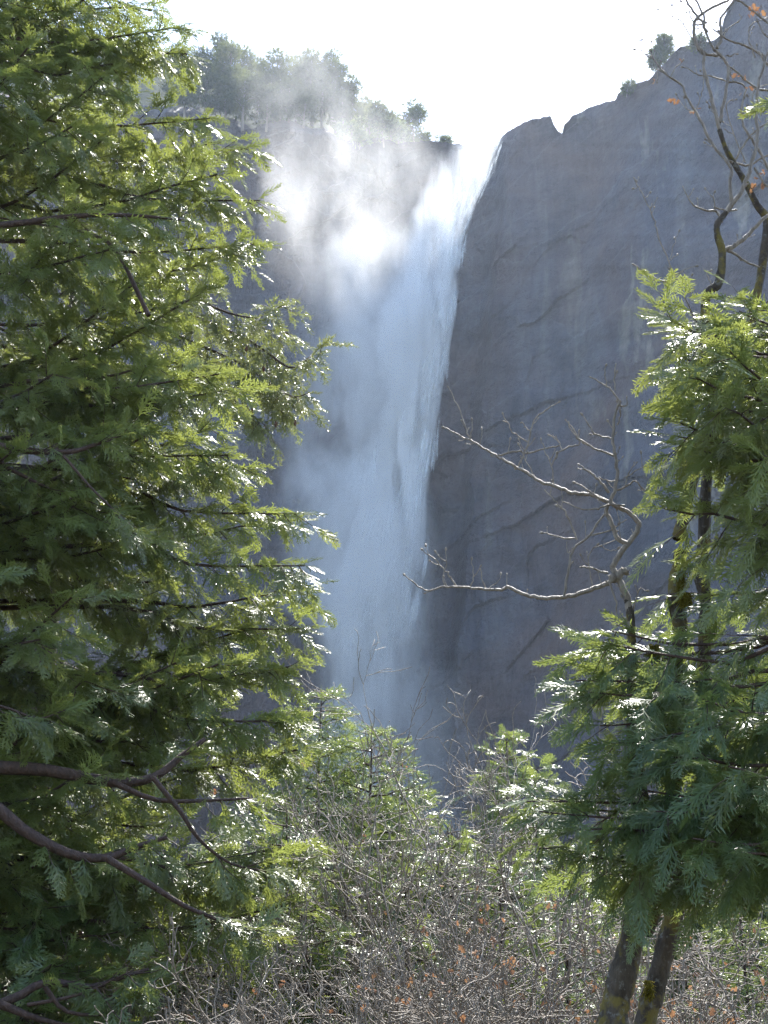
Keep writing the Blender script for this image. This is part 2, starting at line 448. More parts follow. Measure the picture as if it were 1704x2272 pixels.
if 'water' not in SKIP:
    # falling water and its veil of spray
    prof = [(296, 1060, 1092, 1128, .07), (330, 1020, 1085, 1118, .09), (400, 970, 1062, 1095, .11), (470, 930, 1025, 1062, .13), (540, 890, 1005, 1040, .2), (640, 850, 985, 1022, .45),
            (780, 850, 965, 1000, 1.4), (930, 830, 930, 975, 1.4), (1060, 800, 905, 955, 1.2), (1200, 780, 885, 945, 1.1), (1330, 750, 870, 935, 1.0), (1420, 720, 850, 925, .55),
            (1470, 720, 840, 910, .18), (1600, 700, 820, 900, .12), (1750, 650, 820, 950, .1)]
    m, (x0, x1, z0, z1) = fall_material("falling_spray", prof, 1.7, 377, 9, 0.0, (.15, .12, .035), .43, .58, .50, 2.0, strands=True)
    volume_box("waterfall", m, x0 - 4, x1, 362, 391, z0, z1, "tall plunging waterfall thinning into blue spray beside dark cliff")
    prof = [(500, 700, 920, 1030, .0), (600, 650, 900, 1010, .5), (760, 640, 860, 990, .9), (930, 600, 830, 970, .9), (1060, 575, 810, 960, .9), (1200, 600, 800, 980, 1.0), (1330, 600, 800, 990, 1.0),
            (1450, 600, 810, 1020, .75), (1560, 600, 820, 1060, .6), (1700, 580, 830, 1120, .55), (1850, 560, 840, 1160, .5)]
    m, (x0, x1, z0, z1) = fall_material("drifting_veil", prof, .10, 368, 16, .1, (.075, .06, .035), .40, .64, .55, 51.0, yw=372.0)
    volume_box("mist", m, x0 - 4, x1, 348, 389, z0, z1, "wide blue shaded veil of drifting spray left of the falling water", 'stuff')
    # wind-blown cloud, sunlit, left of the lip
    prof = [(262, 570, 640, 720, .04), (300, 560, 720, 1000, .2), (350, 550, 860, 1070, .7), (420, 550, 820, 1070, 1.0), (500, 560, 760, 1030, 1.1), (580, 590, 740, 980, 1.5),
            (640, 600, 720, 930, 1.7), (700, 600, 710, 890, 1.4), (760, 600, 700, 850, .7), (840, 620, 720, 840, .0)]
    m, (x0, x1, z0, z1) = fall_material("blown_spray", prof, .0105, 335, 15, .6, (.10, .08, .05), .365, .64, .26, 11.0, slant=1.35, yw=352.0)
    volume_box("mist", m, x0 - 4, x1, 258, 382, z0, z1, "sunlit cloud of spray blown left from the lip of the waterfall", 'stuff')
    prof = [(330, 1030, 1075, 1110, .3), (400, 1000, 1055, 1085, 1), (470, 960, 1030, 1058, 1), (530, 935, 995, 1035, 1), (580, 925, 965, 1010, .8), (640, 915, 945, 985, .0)]
    m, (x0, x1, z0, z1) = fall_material("bright_spray", prof, .022, 352, 6, .6, (.2, .1, .04), .34, .60, .6, 31.0, yw=358.0)
    volume_box("mist", m, x0 - 4, x1, 344, 360, z0, z1, "dazzling narrow plume of sunlit spray along the cliff edge", 'stuff')

    # the solid water that pours over the lip and its falling streaks
    rng = np.random.default_rng(5)
    def streaks(rows, n, wr, lr, y0, y1, name, label, parent=None):
        rows = np.array(rows, float)
        V = []; F = []
        for k in range(n):
            py = rng.uniform(rows[0, 0], rows[-1, 0])
            a = np.interp(py, rows[:, 0], rows[:, 1]); b = np.interp(py, rows[:, 0], rows[:, 2])
            u = rng.beta(1.6, 1.2)
            px = a + (b - a) * u
            L = rng.uniform(*lr); w = rng.uniform(*wr) * rng.uniform(.4, 1)
            Y = rng.uniform(y0, y1)
            top = P(px, py, Y)
            sl = (np.interp(py + 60, rows[:, 0], rows[:, 1] * .4 + rows[:, 2] * .6) - np.interp(py, rows[:, 0], rows[:, 1] * .4 + rows[:, 2] * .6)) / 60 * .8
            m = 6; base = len(V)
            ph = rng.uniform(0, 6); tw = rng.uniform(-1.2, 1.2)
            for i in range(m):
                t_ = i / (m - 1)
                ww = w * (math.sin(math.pi * min(1, t_ * .75 + .12)) ** .8) * (1 - t_ ** 3) + .01
                cx = top[0] + sl * L * t_ + .25 * w * math.sin(ph + 5 * t_)
                cz = top[2] - L * t_
                dx, dy = math.cos(tw) * ww * .5, math.sin(tw) * ww * .5
                V.append((cx - dx, top[1] - dy, cz)); V.append((cx, top[1] - ww * .3, cz)); V.append((cx + dx, top[1] + dy, cz))
            for i in range(m - 1):
                for j in (0, 1):
                    q_ = base + i * 3 + j
                    F.append((q_, q_ + 1, q_ + 4, q_ + 3))
        return mesh_obj(name, np.array(V), [np.array(F)], M_water, parent, smooth=True)
    t = NT("white_water"); p = t.pos()
    w = t.n("BsdfTranslucent"); w.inputs[0].default_value = (.86, .92, .96, 1)
    d = t.n("BsdfDiffuse"); d.inputs[0].default_value = (.82, .88, .93, 1)
    mx = t.n("MixShader"); mx.inputs[0].default_value = .5; t.l(w.outputs[0], mx.inputs[1]); t.l(d.outputs[0], mx.inputs[2])
    tr = t.n("BsdfTransparent"); mt = t.n("MixShader")
    al = t.ramp(t.noise(t.mapping(p, (.9, .9, .10)), 1.0, 5, .7), [(.38, 0.0), (.72, .42)])
    t.l(al, mt.inputs[0]); t.l(tr.outputs[0], mt.inputs[1]); t.l(mx.outputs[0], mt.inputs[2])
    M_water = t.surf(mt.outputs[0])
    wf = bpy.data.objects["waterfall"]
    fans = [[], []]
    def falling_fan(px, py, w, n, L):
        """One falling plume: ribbons that end together in ragged fingers."""
        V, F = fans
        ph = rng.uniform(0, 6)
        for k in range(n):
            u = rng.uniform(-1, 1)
            yb = py - 40 * abs(u) ** 1.5 - 14 * abs(math.sin(u * 9 + ph)) - rng.uniform(0, 10)
            x = px + w * u; Lp = L * rng.uniform(.4, 1); ww = rng.uniform(2, 6)
            lean = .17; base = len(V); Y = 374 + rng.uniform(-5, 4)
            for i in range(7):
                f = i / 6
                yy = yb - Lp * (1 - f); xx = x + lean * Lp * (1 - f) - (1 - f) * u * w * .35
                hw = ww * (math.sin(math.pi * min(1, f * .8 + .04)) ** .8) * (1 - f ** 4) * .5 + .15
                a = P(xx - hw, yy, Y); c = P(xx + hw, yy, Y + rng.uniform(-.3, .3)); m = (a + c) / 2 - [0, hw * .1, 0]
                V += [a, m, c]
            for i in range(6):
                for j in (0, 1):
                    q_ = base + i * 3 + j; F.append((q_, q_ + 1, q_ + 4, q_ + 3))
    streaks([(300, 1050, 1122), (340, 1030, 1108), (400, 1020, 1085), (470, 985, 1050), (560, 940, 1025)], 420, (.4, 1.5), (3, 10), 370, 386, "falling_water", None, wf)
    streaks([(480, 960, 1045), (640, 930, 1010), (780, 900, 990), (930, 880, 965), (1100, 850, 940), (1300, 820, 925), (1430, 790, 905)], 260, (.3, 1.0), (8, 22), 368, 386, "falling_water", None, wf)
    for px, py, w, n, L in [(1012, 620, 22, 40, 60), (985, 760, 26, 50, 90), (962, 885, 34, 60, 110), (935, 945, 26, 40, 90), (940, 1080, 30, 60, 120), (900, 1010, 26, 30, 90), (900, 1190, 34, 60, 130), (925, 1320, 22, 30, 90), (872, 1350, 40, 70, 130),
                            (905, 1418, 26, 60, 110), (868, 1440, 16, 40, 90), (810, 1405, 34, 60, 110), (840, 1515, 26, 30, 80), (770, 1480, 40, 40, 120), (830, 1250, 40, 40, 120), (800, 1120, 40, 36, 110)]:
        falling_fan(px, py, w, n, L)
    mesh_obj('falling_water', np.array(fans[0]), [np.array(fans[1])], M_water, wf, smooth=True)

if 'haze' not in SKIP:
    t = NT("air")
    v = t.n("VolumePrincipled")
    v.inputs['Color'].default_value = (.70, .82, 1, 1)
    v.inputs['Density'].default_value = .0001
    v.inputs['Anisotropy'].default_value = .40
    t.l(v.outputs[0], t.out.inputs['Volume'])
    volume_box("haze", t.m, -620, 620, -200, 760, -6, 520, "thin bluish air filling the valley", 'stuff')

# ================================================================ FOLIAGE MATERIALS
def mat_leaf(name, dark, light, tip=(.16, .17, .04), trans=.42, rough=.30, spec=.5, tcol=(.36, .40, .08)):
    t = NT(name); p = t.pos()
    at = t.n("Attribute", attribute_name="tint")
    n = t.noise(p, 1.7, 3, .6)
    c = t.mix(t.ramp(n, [(.35, 0.0), (.68, 1.0)]), dark, light)
    c = t.mix(t.ramp(at.outputs['Fac'], [(.55, 0.0), (1.0, .8)]), c, tip)
    br = t.ramp(t.noise(p, .8, 2, .5), [(.66, 0.0), (.78, .45)])
    c = t.mix(br, c, (.17, .11, .035))
    pr = t.principled(c, rough, spec)
    tr = t.n("BsdfTranslucent"); t.l(t.mix(.5, c, tcol), tr.inputs[0])
    mx = t.n("MixShader"); mx.inputs[0].default_value = trans
    t.l(pr, mx.inputs[1]); t.l(tr.outputs[0], mx.inputs[2])
    return t.surf(mx.outputs[0])
def mat_bark(name, a, b, scale=30, rough=.75, spec=.3, moss=0.0):
    t = NT(name); p = t.pos()
    n = t.noise(t.mapping(p, (1, 1, .35)), scale, 5, .65)
    c = t.ramp(n, [(.3, a), (.7, b)])
    if moss:
        m = t.ramp(t.noise(p, 5, 5, .65), [(.5, 0.0), (.58, moss)])
        c = t.mix(m, c, (.17, .13, .02))
        g = t.ramp(t.noise(t.mapping(p, loc=(4, 4, 4)), 22, 5, .7), [(.56, 0.0), (.66, .7)])
        c = t.mix(g, c, (.17, .165, .15))
    return t.surf(t.principled(c, rough, spec, n, 1.0, .04))
M_cedar = mat_leaf("cedar_leaf", (.09, .118, .034), (.165, .20, .052), (.22, .23, .075), .50, .36, .8)
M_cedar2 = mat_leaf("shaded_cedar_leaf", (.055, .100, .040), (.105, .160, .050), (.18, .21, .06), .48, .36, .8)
M_fir = mat_leaf("fir_leaf", (.075, .095, .030), (.13, .145, .05), (.26, .22, .08), .45, .32, .9)
M_young = mat_leaf("young_conifer_leaf", (.075, .125, .042), (.125, .185, .055), (.24, .26, .07), .48, .32, .9)
M_far = mat_leaf("distant_leaf", (.035, .055, .028), (.07, .095, .035), (.14, .16, .045), .3, .6, .2)
M_rim = mat_leaf("rim_leaf", (.035, .052, .030), (.065, .085, .042), (.13, .15, .05), .45, .7, .15)
M_cbark = mat_bark("cedar_bark", (.030, .017, .012), (.085, .048, .034), 22, .65, .35)
M_twig = mat_bark("bare_bark", (.13, .10, .072), (.34, .28, .215), 40, .55, .4)
M_oak = mat_bark("mossy_bark", (.022, .017, .012), (.09, .07, .052), 16, .85, .25, .6)
M_moss = mat_bark("moss", (.10, .085, .012), (.26, .22, .03), 60, .95, .1)
M_dead = mat_leaf("dead_leaf", (.22, .09, .04), (.28, .14, .075), (.30, .18, .09), .4, .6, .3, (.28, .16, .08))
M_cone = mat_bark("cone", (.09, .045, .03), (.16, .08, .05), 60)

# ================================================================ SPRAYS
def strand(V, F, T, a, b, w, roll, tint0, tint1):
    a = np.asarray(a, float); b = np.asarray(b, float)
    d = nrm(b - a)
    up = np.array([0, 0, 1.]); s = np.cross(d, up); s = nrm(s) if np.linalg.norm(s) > 1e-6 else np.array([1., 0, 0])
    u = np.cross(s, d); s = s * math.cos(roll) + u * math.sin(roll)
    k = len(V)
    mid = a * .5 + b * .5
    V += [a - s * w * .35, a + s * w * .35, mid + s * w * .5 + u * w * .1, b, mid - s * w * .5 + u * w * .1]
    T += [tint0, tint0, (tint0 + tint1) / 2, tint1, (tint0 + tint1) / 2]
    F.append((k, k + 1, k + 2, k + 4)); F.append((k + 4, k + 2, k + 3, k + 3))
def cedar_spray(rng, nb=8, w=.040, sub=3, spread=34, flat=.12):
    """A flat, fern-like spray one unit long pointing along +X, drooping a little."""
    V, F, T = [], [], []
    ax = lambda t: np.array([t, .05 * math.sin(3 * t + ph), -.14 * t * t])
    ph = rng.uniform(0, 6)
    for i in range(4):
        strand(V, F, T, ax(i / 4), ax((i + 1.15) / 4), w * 1.1, rng.uniform(-.5, .5), .1 + .2 * i, .3 + .2 * i)
    for i in range(nb):
        t = .06 + .88 * i / (nb - 1)
        for sd in (-1, 1):
            L = (.42 * (1 - t) ** .7 + .10) * rng.uniform(.75, 1.15)
            ang = R(spread * rng.uniform(.8, 1.25)) * sd
            a = ax(t + rng.uniform(-.03, .03))
            d = np.array([math.cos(ang), math.sin(ang), rng.normal(0, flat) - .1])
            b = a + d * L
            strand(V, F, T, a, b, w, rng.uniform(-.35, .35), .2 + .4 * t, .55 + .45 * t)
            for k in range(sub):
                s = (k + .6) / (sub + .3)
                ss = 1 if k % 2 else -1
                ang2 = ang + ss * R(rng.uniform(25, 42))
                l2 = L * (.50 - .25 * s) + .04
                a2 = a + d * L * s
                strand(V, F, T, a2, a2 + np.array([math.cos(ang2), math.sin(ang2), rng.normal(-.12, flat * 1.4)]) * l2, w * .85, rng.uniform(-.45, .45), .3 + .3 * t, .6 + .4 * t)
    F = np.array(F)
    quad = F[F[:, 2] != F[:, 3]]; tri = F[F[:, 2] == F[:, 3]][:, :3]
    return np.array(V), quad, tri, np.array(T)
def fir_spray(rng, n=28, w=.027):
    """A twig of short needles standing all round it, with two side twigs."""
    V, F, T = [], [], []
    def twig(o, d, L, n):
        d = nrm(d); s = nrm(np.cross(d, [0, .1, 1])); u = np.cross(s, d)
        strand(V, F, T, o, o + d * L, w * 1.2, 0, .1, .6)
        for i in range(n):
            t = (i + .5) / n; a = rng.uniform(0, 6.28)
            r = s * math.cos(a) + u * math.sin(a) * .6 + d * rng.uniform(.4, .8)
            strand(V, F, T, o + d * L * t, o + d * L * t + nrm(r) * rng.uniform(.10, .16), w, rng.uniform(-1, 1), .2 + .3 * t, .5 + .5 * t)
    twig(np.zeros(3), np.array([1, 0, -.05]), 1.0, n)
    for sd in (-1, 1):
        for o_ in (.15, .45):
            twig(np.array([o_ + rng.uniform(-.05, .1), 0, 0]), np.array([1, sd * .8, rng.normal(0, .15)]), rng.uniform(.35, .6) * (1.2 - o_), n // 2)
    F = np.array(F)
    quad = F[F[:, 2] != F[:, 3]]; tri = F[F[:, 2] == F[:, 3]][:, :3]
    return np.array(V), quad, tri, np.array(T)

class Crown:
    """Collects spray placements; becomes one crown mesh."""
    def __init__(s): s.p = []; s.d = []; s.n = []; s.s = []; s.t = []
    def add(s, p, d, n, sc_, tint=0.0):
        s.p.append(p); s.d.append(d); s.n.append(n); s.s.append(sc_); s.t.append(tint)
    def build(s, name, templates, m, rng, parent=None, origin=(0, 0, 0), keep=None):
        p = np.array(s.p); X = nrm(np.array(s.d)); N = np.array(s.n); sc_ = np.array(s.s); tt = np.array(s.t)
        if keep is not None:
            k = keep(p); p, X, N, sc_, tt = p[k], X[k], N[k], sc_[k], tt[k]
        Yv = nrm(np.cross(N, X)); Z = np.cross(X, Yv)
        which = rng.integers(0, len(templates), len(p))
        Vs, Q, Tr, At = [], [], [], []; off = 0
        for i, (v, q, t_, a) in enumerate(templates):
            k = which == i
            if not k.any(): continue
            M = np.stack([X[k], Yv[k], Z[k]], 1) * sc_[k][:, None, None]
            W = np.einsum('vi,nij->nvj', v, M) + p[k][:, None]
            nk = k.sum(); o_ = (np.arange(nk) * len(v) + off)[:, None, None]
            Vs.append(W.reshape(-1, 3)); Q.append((q[None] + o_).reshape(-1, 4)); Tr.append((t_[None] + o_).reshape(-1, 3))
            At.append((a[None] * .8 + tt[k][:, None]).ravel()); off += nk * len(v)
        V = np.concatenate(Vs) - np.asarray(origin)
        return mesh_obj(name, V, [np.concatenate(Q), np.concatenate(Tr)], m, parent, attrs={"tint": np.concatenate(At)})

_r = np.random.default_rng(3)
SP_CEDAR = [cedar_spray(_r) for _ in range(6)]
SP_CEDAR_LONG = [cedar_spray(_r, 10, .026, 4, 27, .10) for _ in range(6)]
SP_LITE = [cedar_spray(_r, 6, .075, 2, 38, .15) for _ in range(5)]
SP_FIR = [fir_spray(_r) for _ in range(5)]

def limb_curve(a, b, sag, up, rng, n=9):
    """Limb leaves the trunk, sags, and lifts again at the tip."""
    t = np.linspace(0, 1, n)[:, None]
    a = np.asarray(a, float); b = np.asarray(b, float)
    L = np.linalg.norm(b - a)
    p = a * (1 - t) + b * t
    p[:, 2] -= (sag * L * np.sin(math.pi * t[:, 0] ** 1.2))
    p += rng.normal(0, .012 * L, p.shape) * np.sin(math.pi * t) 
    return p
def dress_limb(line, crown, wood, rng, start=.25, step=.16, sec_len=.9, spray=(.27, .44), droop=.35, rad=None, hang=.5, dens=.11, tint=0.0, updip=.25, twr=.006):
    """Side branchlets in a loose flat fan along a limb, each carrying sprays."""
    seg = np.linalg.norm(np.diff(line, axis=0), axis=1); cum = np.concatenate([[0], np.cumsum(seg)]); L = cum[-1]
    at = lambda s_: np.array([np.interp(s_, cum, line[:, k]) for k in range(3)])
    s_ = L * start; side = 1
    while s_ < L:
        f = s_ / L
        o_ = at(s_); d = nrm(at(min(L, s_ + .1)) - at(max(0, s_ - .1)))
        h = nrm(np.cross(d, [0, 0, 1]))
        ang = R(rng.uniform(30, 62)) * side; side = -side
        dd = nrm(d * math.cos(ang) + h * math.sin(ang) + np.array([0, 0, rng.uniform(-1.1, .55)]))
        l2 = sec_len * (1.05 - .62 * f) * rng.uniform(.55, 1.15)
        m = 5; q = [o_]; cur = dd.copy()
        for k in range(m - 1):
            cur = nrm(cur + np.array([0, 0, -droop * .22 if k < 2 else updip * .35]) + rng.normal(0, .07, 3))
            q.append(q[-1] + cur * l2 / (m - 1))
        q = np.array(q)
        wood.add(q, np.linspace(twr * 1.2, twr * .4, m))
        put(q, crown, rng, spray, dens, hang, tint + rng.uniform(-.15, .12))
        s_ += step * rng.uniform(.6, 1.4)
    put(line[-4:], crown, rng, spray, dens, hang * .5, tint)
def put(q, crown, rng, spray, dens, hang, tint):
    seg = np.linalg.norm(np.diff(q, axis=0), axis=1); cum = np.concatenate([[0], np.cumsum(seg)]); L = cum[-1]
    n = max(2, int(L / dens)); sd = 1
    for i in range(n + 1):
        s_ = L * (i + .3) / (n + .3)
        o_ = np.array([np.interp(s_, cum, q[:, k]) for k in range(3)])
        j = min(len(q) - 2, int(np.searchsorted(cum, s_) - 1) if s_ > 0 else 0); j = max(j, 0)
        d = nrm(q[j + 1] - q[j]); h = nrm(np.cross(d, [0, 0, 1]))
        a = R(rng.uniform(15, 50)) * sd * (1 - .7 * (s_ / L) ** 3); sd = -sd
        dz = rng.normal(-hang * 1.0, .6)
        dd = d * math.cos(a) + h * math.sin(a) + np.array([0, 0, dz * (1.1 - .9 * s_ / L)])
        nn = nrm(np.array([.1, -.3, 1.]) + rng.normal(0, .5, 3))
        crown.add(o_, dd, nn, rng.uniform(*spray) * (1 - .15 * s_ / L), tint + rng.uniform(-.12, .12))

def trunk_line(x, y, z0, z1, r0, r1, rng, wob=.06, n=14, lean=(0, 0)):
    t = np.linspace(0, 1, n)
    p = np.stack([x + lean[0] * t + rng.normal(0, wob, n) * t, y + lean[1] * t + rng.normal(0, wob, n) * t, z0 + (z1 - z0) * t], 1)
    return p, r0 + (r1 - r0) * t

# ================================================================ LEFT CEDAR
SIL = np.array([(-60, 380), (0, 385), (60, 420), (120, 425), (200, 430), (280, 470), (330, 545), (420, 580), (440, 600), (470, 570), (560, 560), (620, 500), (680, 480), (740, 470), (800, 520),
    (850, 545), (930, 520), (960, 500), (1030, 560), (1100, 540), (1150, 660), (1190, 640), (1270, 690), (1310, 660), (1380, 670), (1430, 630), (1500, 640), (1560, 650), (1640, 660), (1700, 670), (1760, 640),
    (1850, 620), (1930, 650), (2000, 600), (2100, 560), (2200, 520), (2300, 500)], float)
def left_cedar():
    rng = np.random.default_rng(21)
    Y0 = 17.0
    tx = float(P(-330, 1136, Y0)[0])
    gz = float(ground_z(tx, Y0))
    root = empty("incense_cedar", (tx, Y0, gz))
    tag(root, "huge glossy green cedar filling the left side, its trunk just out of view", "tree")
    org = np.array([tx, Y0, gz])
    tb = Tubes(12); p, r = trunk_line(tx, Y0, gz, 19, .42, .10, rng)
    tb.add(p, r); tb.build("trunk", M_cbark, root, .15, rng, org)
    cr = Crown(); wood = Tubes(4); limbs = Tubes(7)
    def limb(a, b, sag, r0, **kw):
        ln = limb_curve(a, b, sag, .2, rng)
        limbs.add(ln, np.linspace(r0, .012, len(ln)))
        dress_limb(ln, cr, wood, rng, **kw)
    # limbs reaching every way, right-hand ones ending on the outline
    for i in range(125):
        py = rng.uniform(-80, 2330)
        phi = R(rng.uniform(-88, 30))
        sx = np.interp(py, SIL[:, 0], SIL[:, 1]) - (32 if py > 1000 else 10)
        e = P(sx, py, Y0)
        Rr = (e[0] - tx)
        k = rng.uniform(.80, 1.0) if rng.random() < .7 else rng.uniform(.5, .8)
        shrink = 1 / (1 + .0 + .17 * max(0, -math.sin(phi)))
        rr = (Rr * k - .12) * (shrink if abs(phi) > .3 else 1)
        b = np.array([tx + rr * math.cos(phi), Y0 + rr * math.sin(phi), e[2]])
        # keep the height that this pixel row has at the tip's own distance
        b[2] = P(sx, py, b[1])[2]
        a = np.array([tx, Y0, b[2] + rng.uniform(-1.3, 1.5)])
        limb(a, b, rng.uniform(.02, .12), rng.uniform(.03, .055), start=rng.uniform(.28, .5), sec_len=1.05, step=.15, dens=.115, tint=rng.uniform(-.2, .2))
    # tips that stand out of the outline
    for px, py, Y in [(592, 445, 16.5), (578, 540, 16.8), (560, 330, 17), (480, 262, 16.4), (672, 1140, 16.2), (690, 1255, 15.8), (700, 1300, 16.6), (680, 1395, 16.4), (655, 1480, 16), (560, 1035, 16.4), (520, 1010, 15.8), (660, 1600, 15.6),
                      (690, 1660, 16.0), (688, 1910, 15.4), (640, 1880, 15), (640, 2010, 15.2), (540, 860, 16), (500, 830, 15.6), (430, 120, 16.6), (410, 60, 16)]:
        e = P(px - 14, py, Y)
        a = P(px - 430, py + rng.uniform(-60, 40), Y + .3)
        a2 = np.array([tx, Y0, a[2]])
        ln = smooth_line([a2, a, e * .4 + a * .6 - [0, 0, .15], e], 3)
        limbs.add(ln, np.linspace(.04, .009, len(ln)))
        dress_limb(ln, cr, wood, rng, start=.55, sec_len=.8, step=.12, dens=.10, tint=.1)
    # the thick limbs one can see
    for pts, Y, r0 in [
        ([(-330, 975), (-50, 985), (60, 1000), (150, 1003), (215, 985), (330, 940)], 14.4, .055),
        ([(-330, 1060), (-50, 1010), (20, 1040), (90, 1075), (180, 1120), (270, 1180)], 14.6, .035),
        ([(-330, 1670), (-50, 1700), (100, 1708), (250, 1735), (340, 1725), (400, 1680), (455, 1640)], 13.8, .085),
        ([(250, 1735), (350, 1775), (480, 1775), (560, 1770)], 13.7, .032),
        ([(340, 1725), (400, 1800), (440, 1860), (510, 1915), (600, 1935)], 13.6, .028),
        ([(-330, 1700), (-50, 1770), (50, 1840), (150, 1893), (235, 1903), (300, 1880), (370, 1858)], 13.2, .075),
        ([(235, 1903), (330, 1960), (410, 2010), (500, 2045), (580, 2065)], 13.1, .036),
        ([(-330, 1540), (-50, 1560), (20, 1572), (85, 1594), (145, 1575)], 13.4, .022),
        ([(-330, 2330), (0, 2228), (100, 2180), (200, 2190), (280, 2165), (330, 2150)], 13.0, .05),
        ([(0, 2228), (90, 2262), (200, 2285)], 12.9, .04),
        ([(100, 2190), (150, 2245), (250, 2245), (330, 2185)], 12.8, .024),
        ([(60, 2230), (180, 2205), (300, 2150)], 12.9, .02),
        ([(140, 1010), (200, 1080), (250, 1130), (300, 1200)], 14.2, .018),
        ([(330, 700), (260, 560), (200, 520), (100, 500), (-330, 430)], 15, .03),
        ([(-330, 520), (0, 500), (160, 480), (290, 478), (420, 490)], 14.6, .05)]:
        q = np.array([P(x, y, Y + .1 * k) for k, (x, y) in enumerate(pts)])
        ln = smooth_line(q, 3)
        limbs.add(ln, np.linspace(r0, r0 * .28, len(ln)))
        dress_limb(ln, cr, wood, rng, start=.62, sec_len=.75, step=.16, dens=.12)
    f = lambda q: q[:, 0] < 1e9
    cr.build("crown", SP_CEDAR, M_cedar, rng, root, org)
    limbs.merge(wood)
    limbs.build("branches", M_cbark, root, .06, rng, org)
    print("left cedar sprays", len(cr.p))
if 'left' not in SKIP: left_cedar()

# ================================================================ OTHER CONIFERS
def conifer(name, label, px_top, py_top, Y, Rb, seed, mat, sprays, group=None, nl=46, spray=(.26, .40), sec=.6, zlow=None, dens=.13, up=.25, lean=(0, 0), bend=0.0, cat="tree", rk=.85, step=.17, sagv=.10, bark=None, wood_n=3):
    """A whole young conifer: spire of limbs getting longer downwards."""
    rng = np.random.default_rng(seed)
    top = P(px_top, py_top, Y)
    gz = float(ground_z(top[0], Y))
    x0 = top[0] - lean[0]
    root = empty(name, (x0, Y, gz)); org = np.array([x0, Y, gz])
    tag(root, label, cat, group)
    H = top[2] - gz
    tb = Tubes(8); p, r = trunk_line(x0, Y, gz - .1, top[2], .012 + .014 * H, .008, rng, .02, 12, lean)
    tb.add(p, r)
    cr = Crown(); wood = Tubes(wood_n); limbs = Tubes(5)
    zl = gz + .6 if zlow is None else zlow
    for i in range(nl):
        f = (i + rng.uniform(0, 1)) / nl            # 0 top .. 1 bottom
        z = top[2] - (top[2] - zl) * f ** .9
        rr = (Rb * (f ** rk) * rng.uniform(.72, 1.08)) + .10
        phi = i * 2.39996 + rng.uniform(-.4, .4)
        cx = np.array([np.interp(z, p[:, 2], p[:, 0]), np.interp(z, p[:, 2], p[:, 1])])
        a = np.array([cx[0], cx[1], z])
        b = a + np.array([rr * math.cos(phi), rr * math.sin(phi), rr * (up - .55 * f + rng.uniform(-.1, .1))])
        ln = limb_curve(a, b, sagv * f, .2, rng, 7)
        limbs.add(ln, np.linspace(.010 + .010 * rr, .005, 7))
        dress_limb(ln, cr, wood, rng, start=.18, step=step, sec_len=sec * min(1, .35 + rr / 1.5), spray=spray, dens=dens, hang=.3, tint=.15 * (1 - f) + rng.uniform(-.1, .1))
    cr.add(top - [0, 0, .15], np.array([.05, 0, 1.]), np.array([1., .1, 0]), spray[0], .3)
    cr.build("crown", sprays, mat, rng, root, org)
    tb.merge(limbs); tb.merge(wood); tb.n = 5
    tb.build("trunk", bark or M_cbark, root, .05, rng, org)
    return root

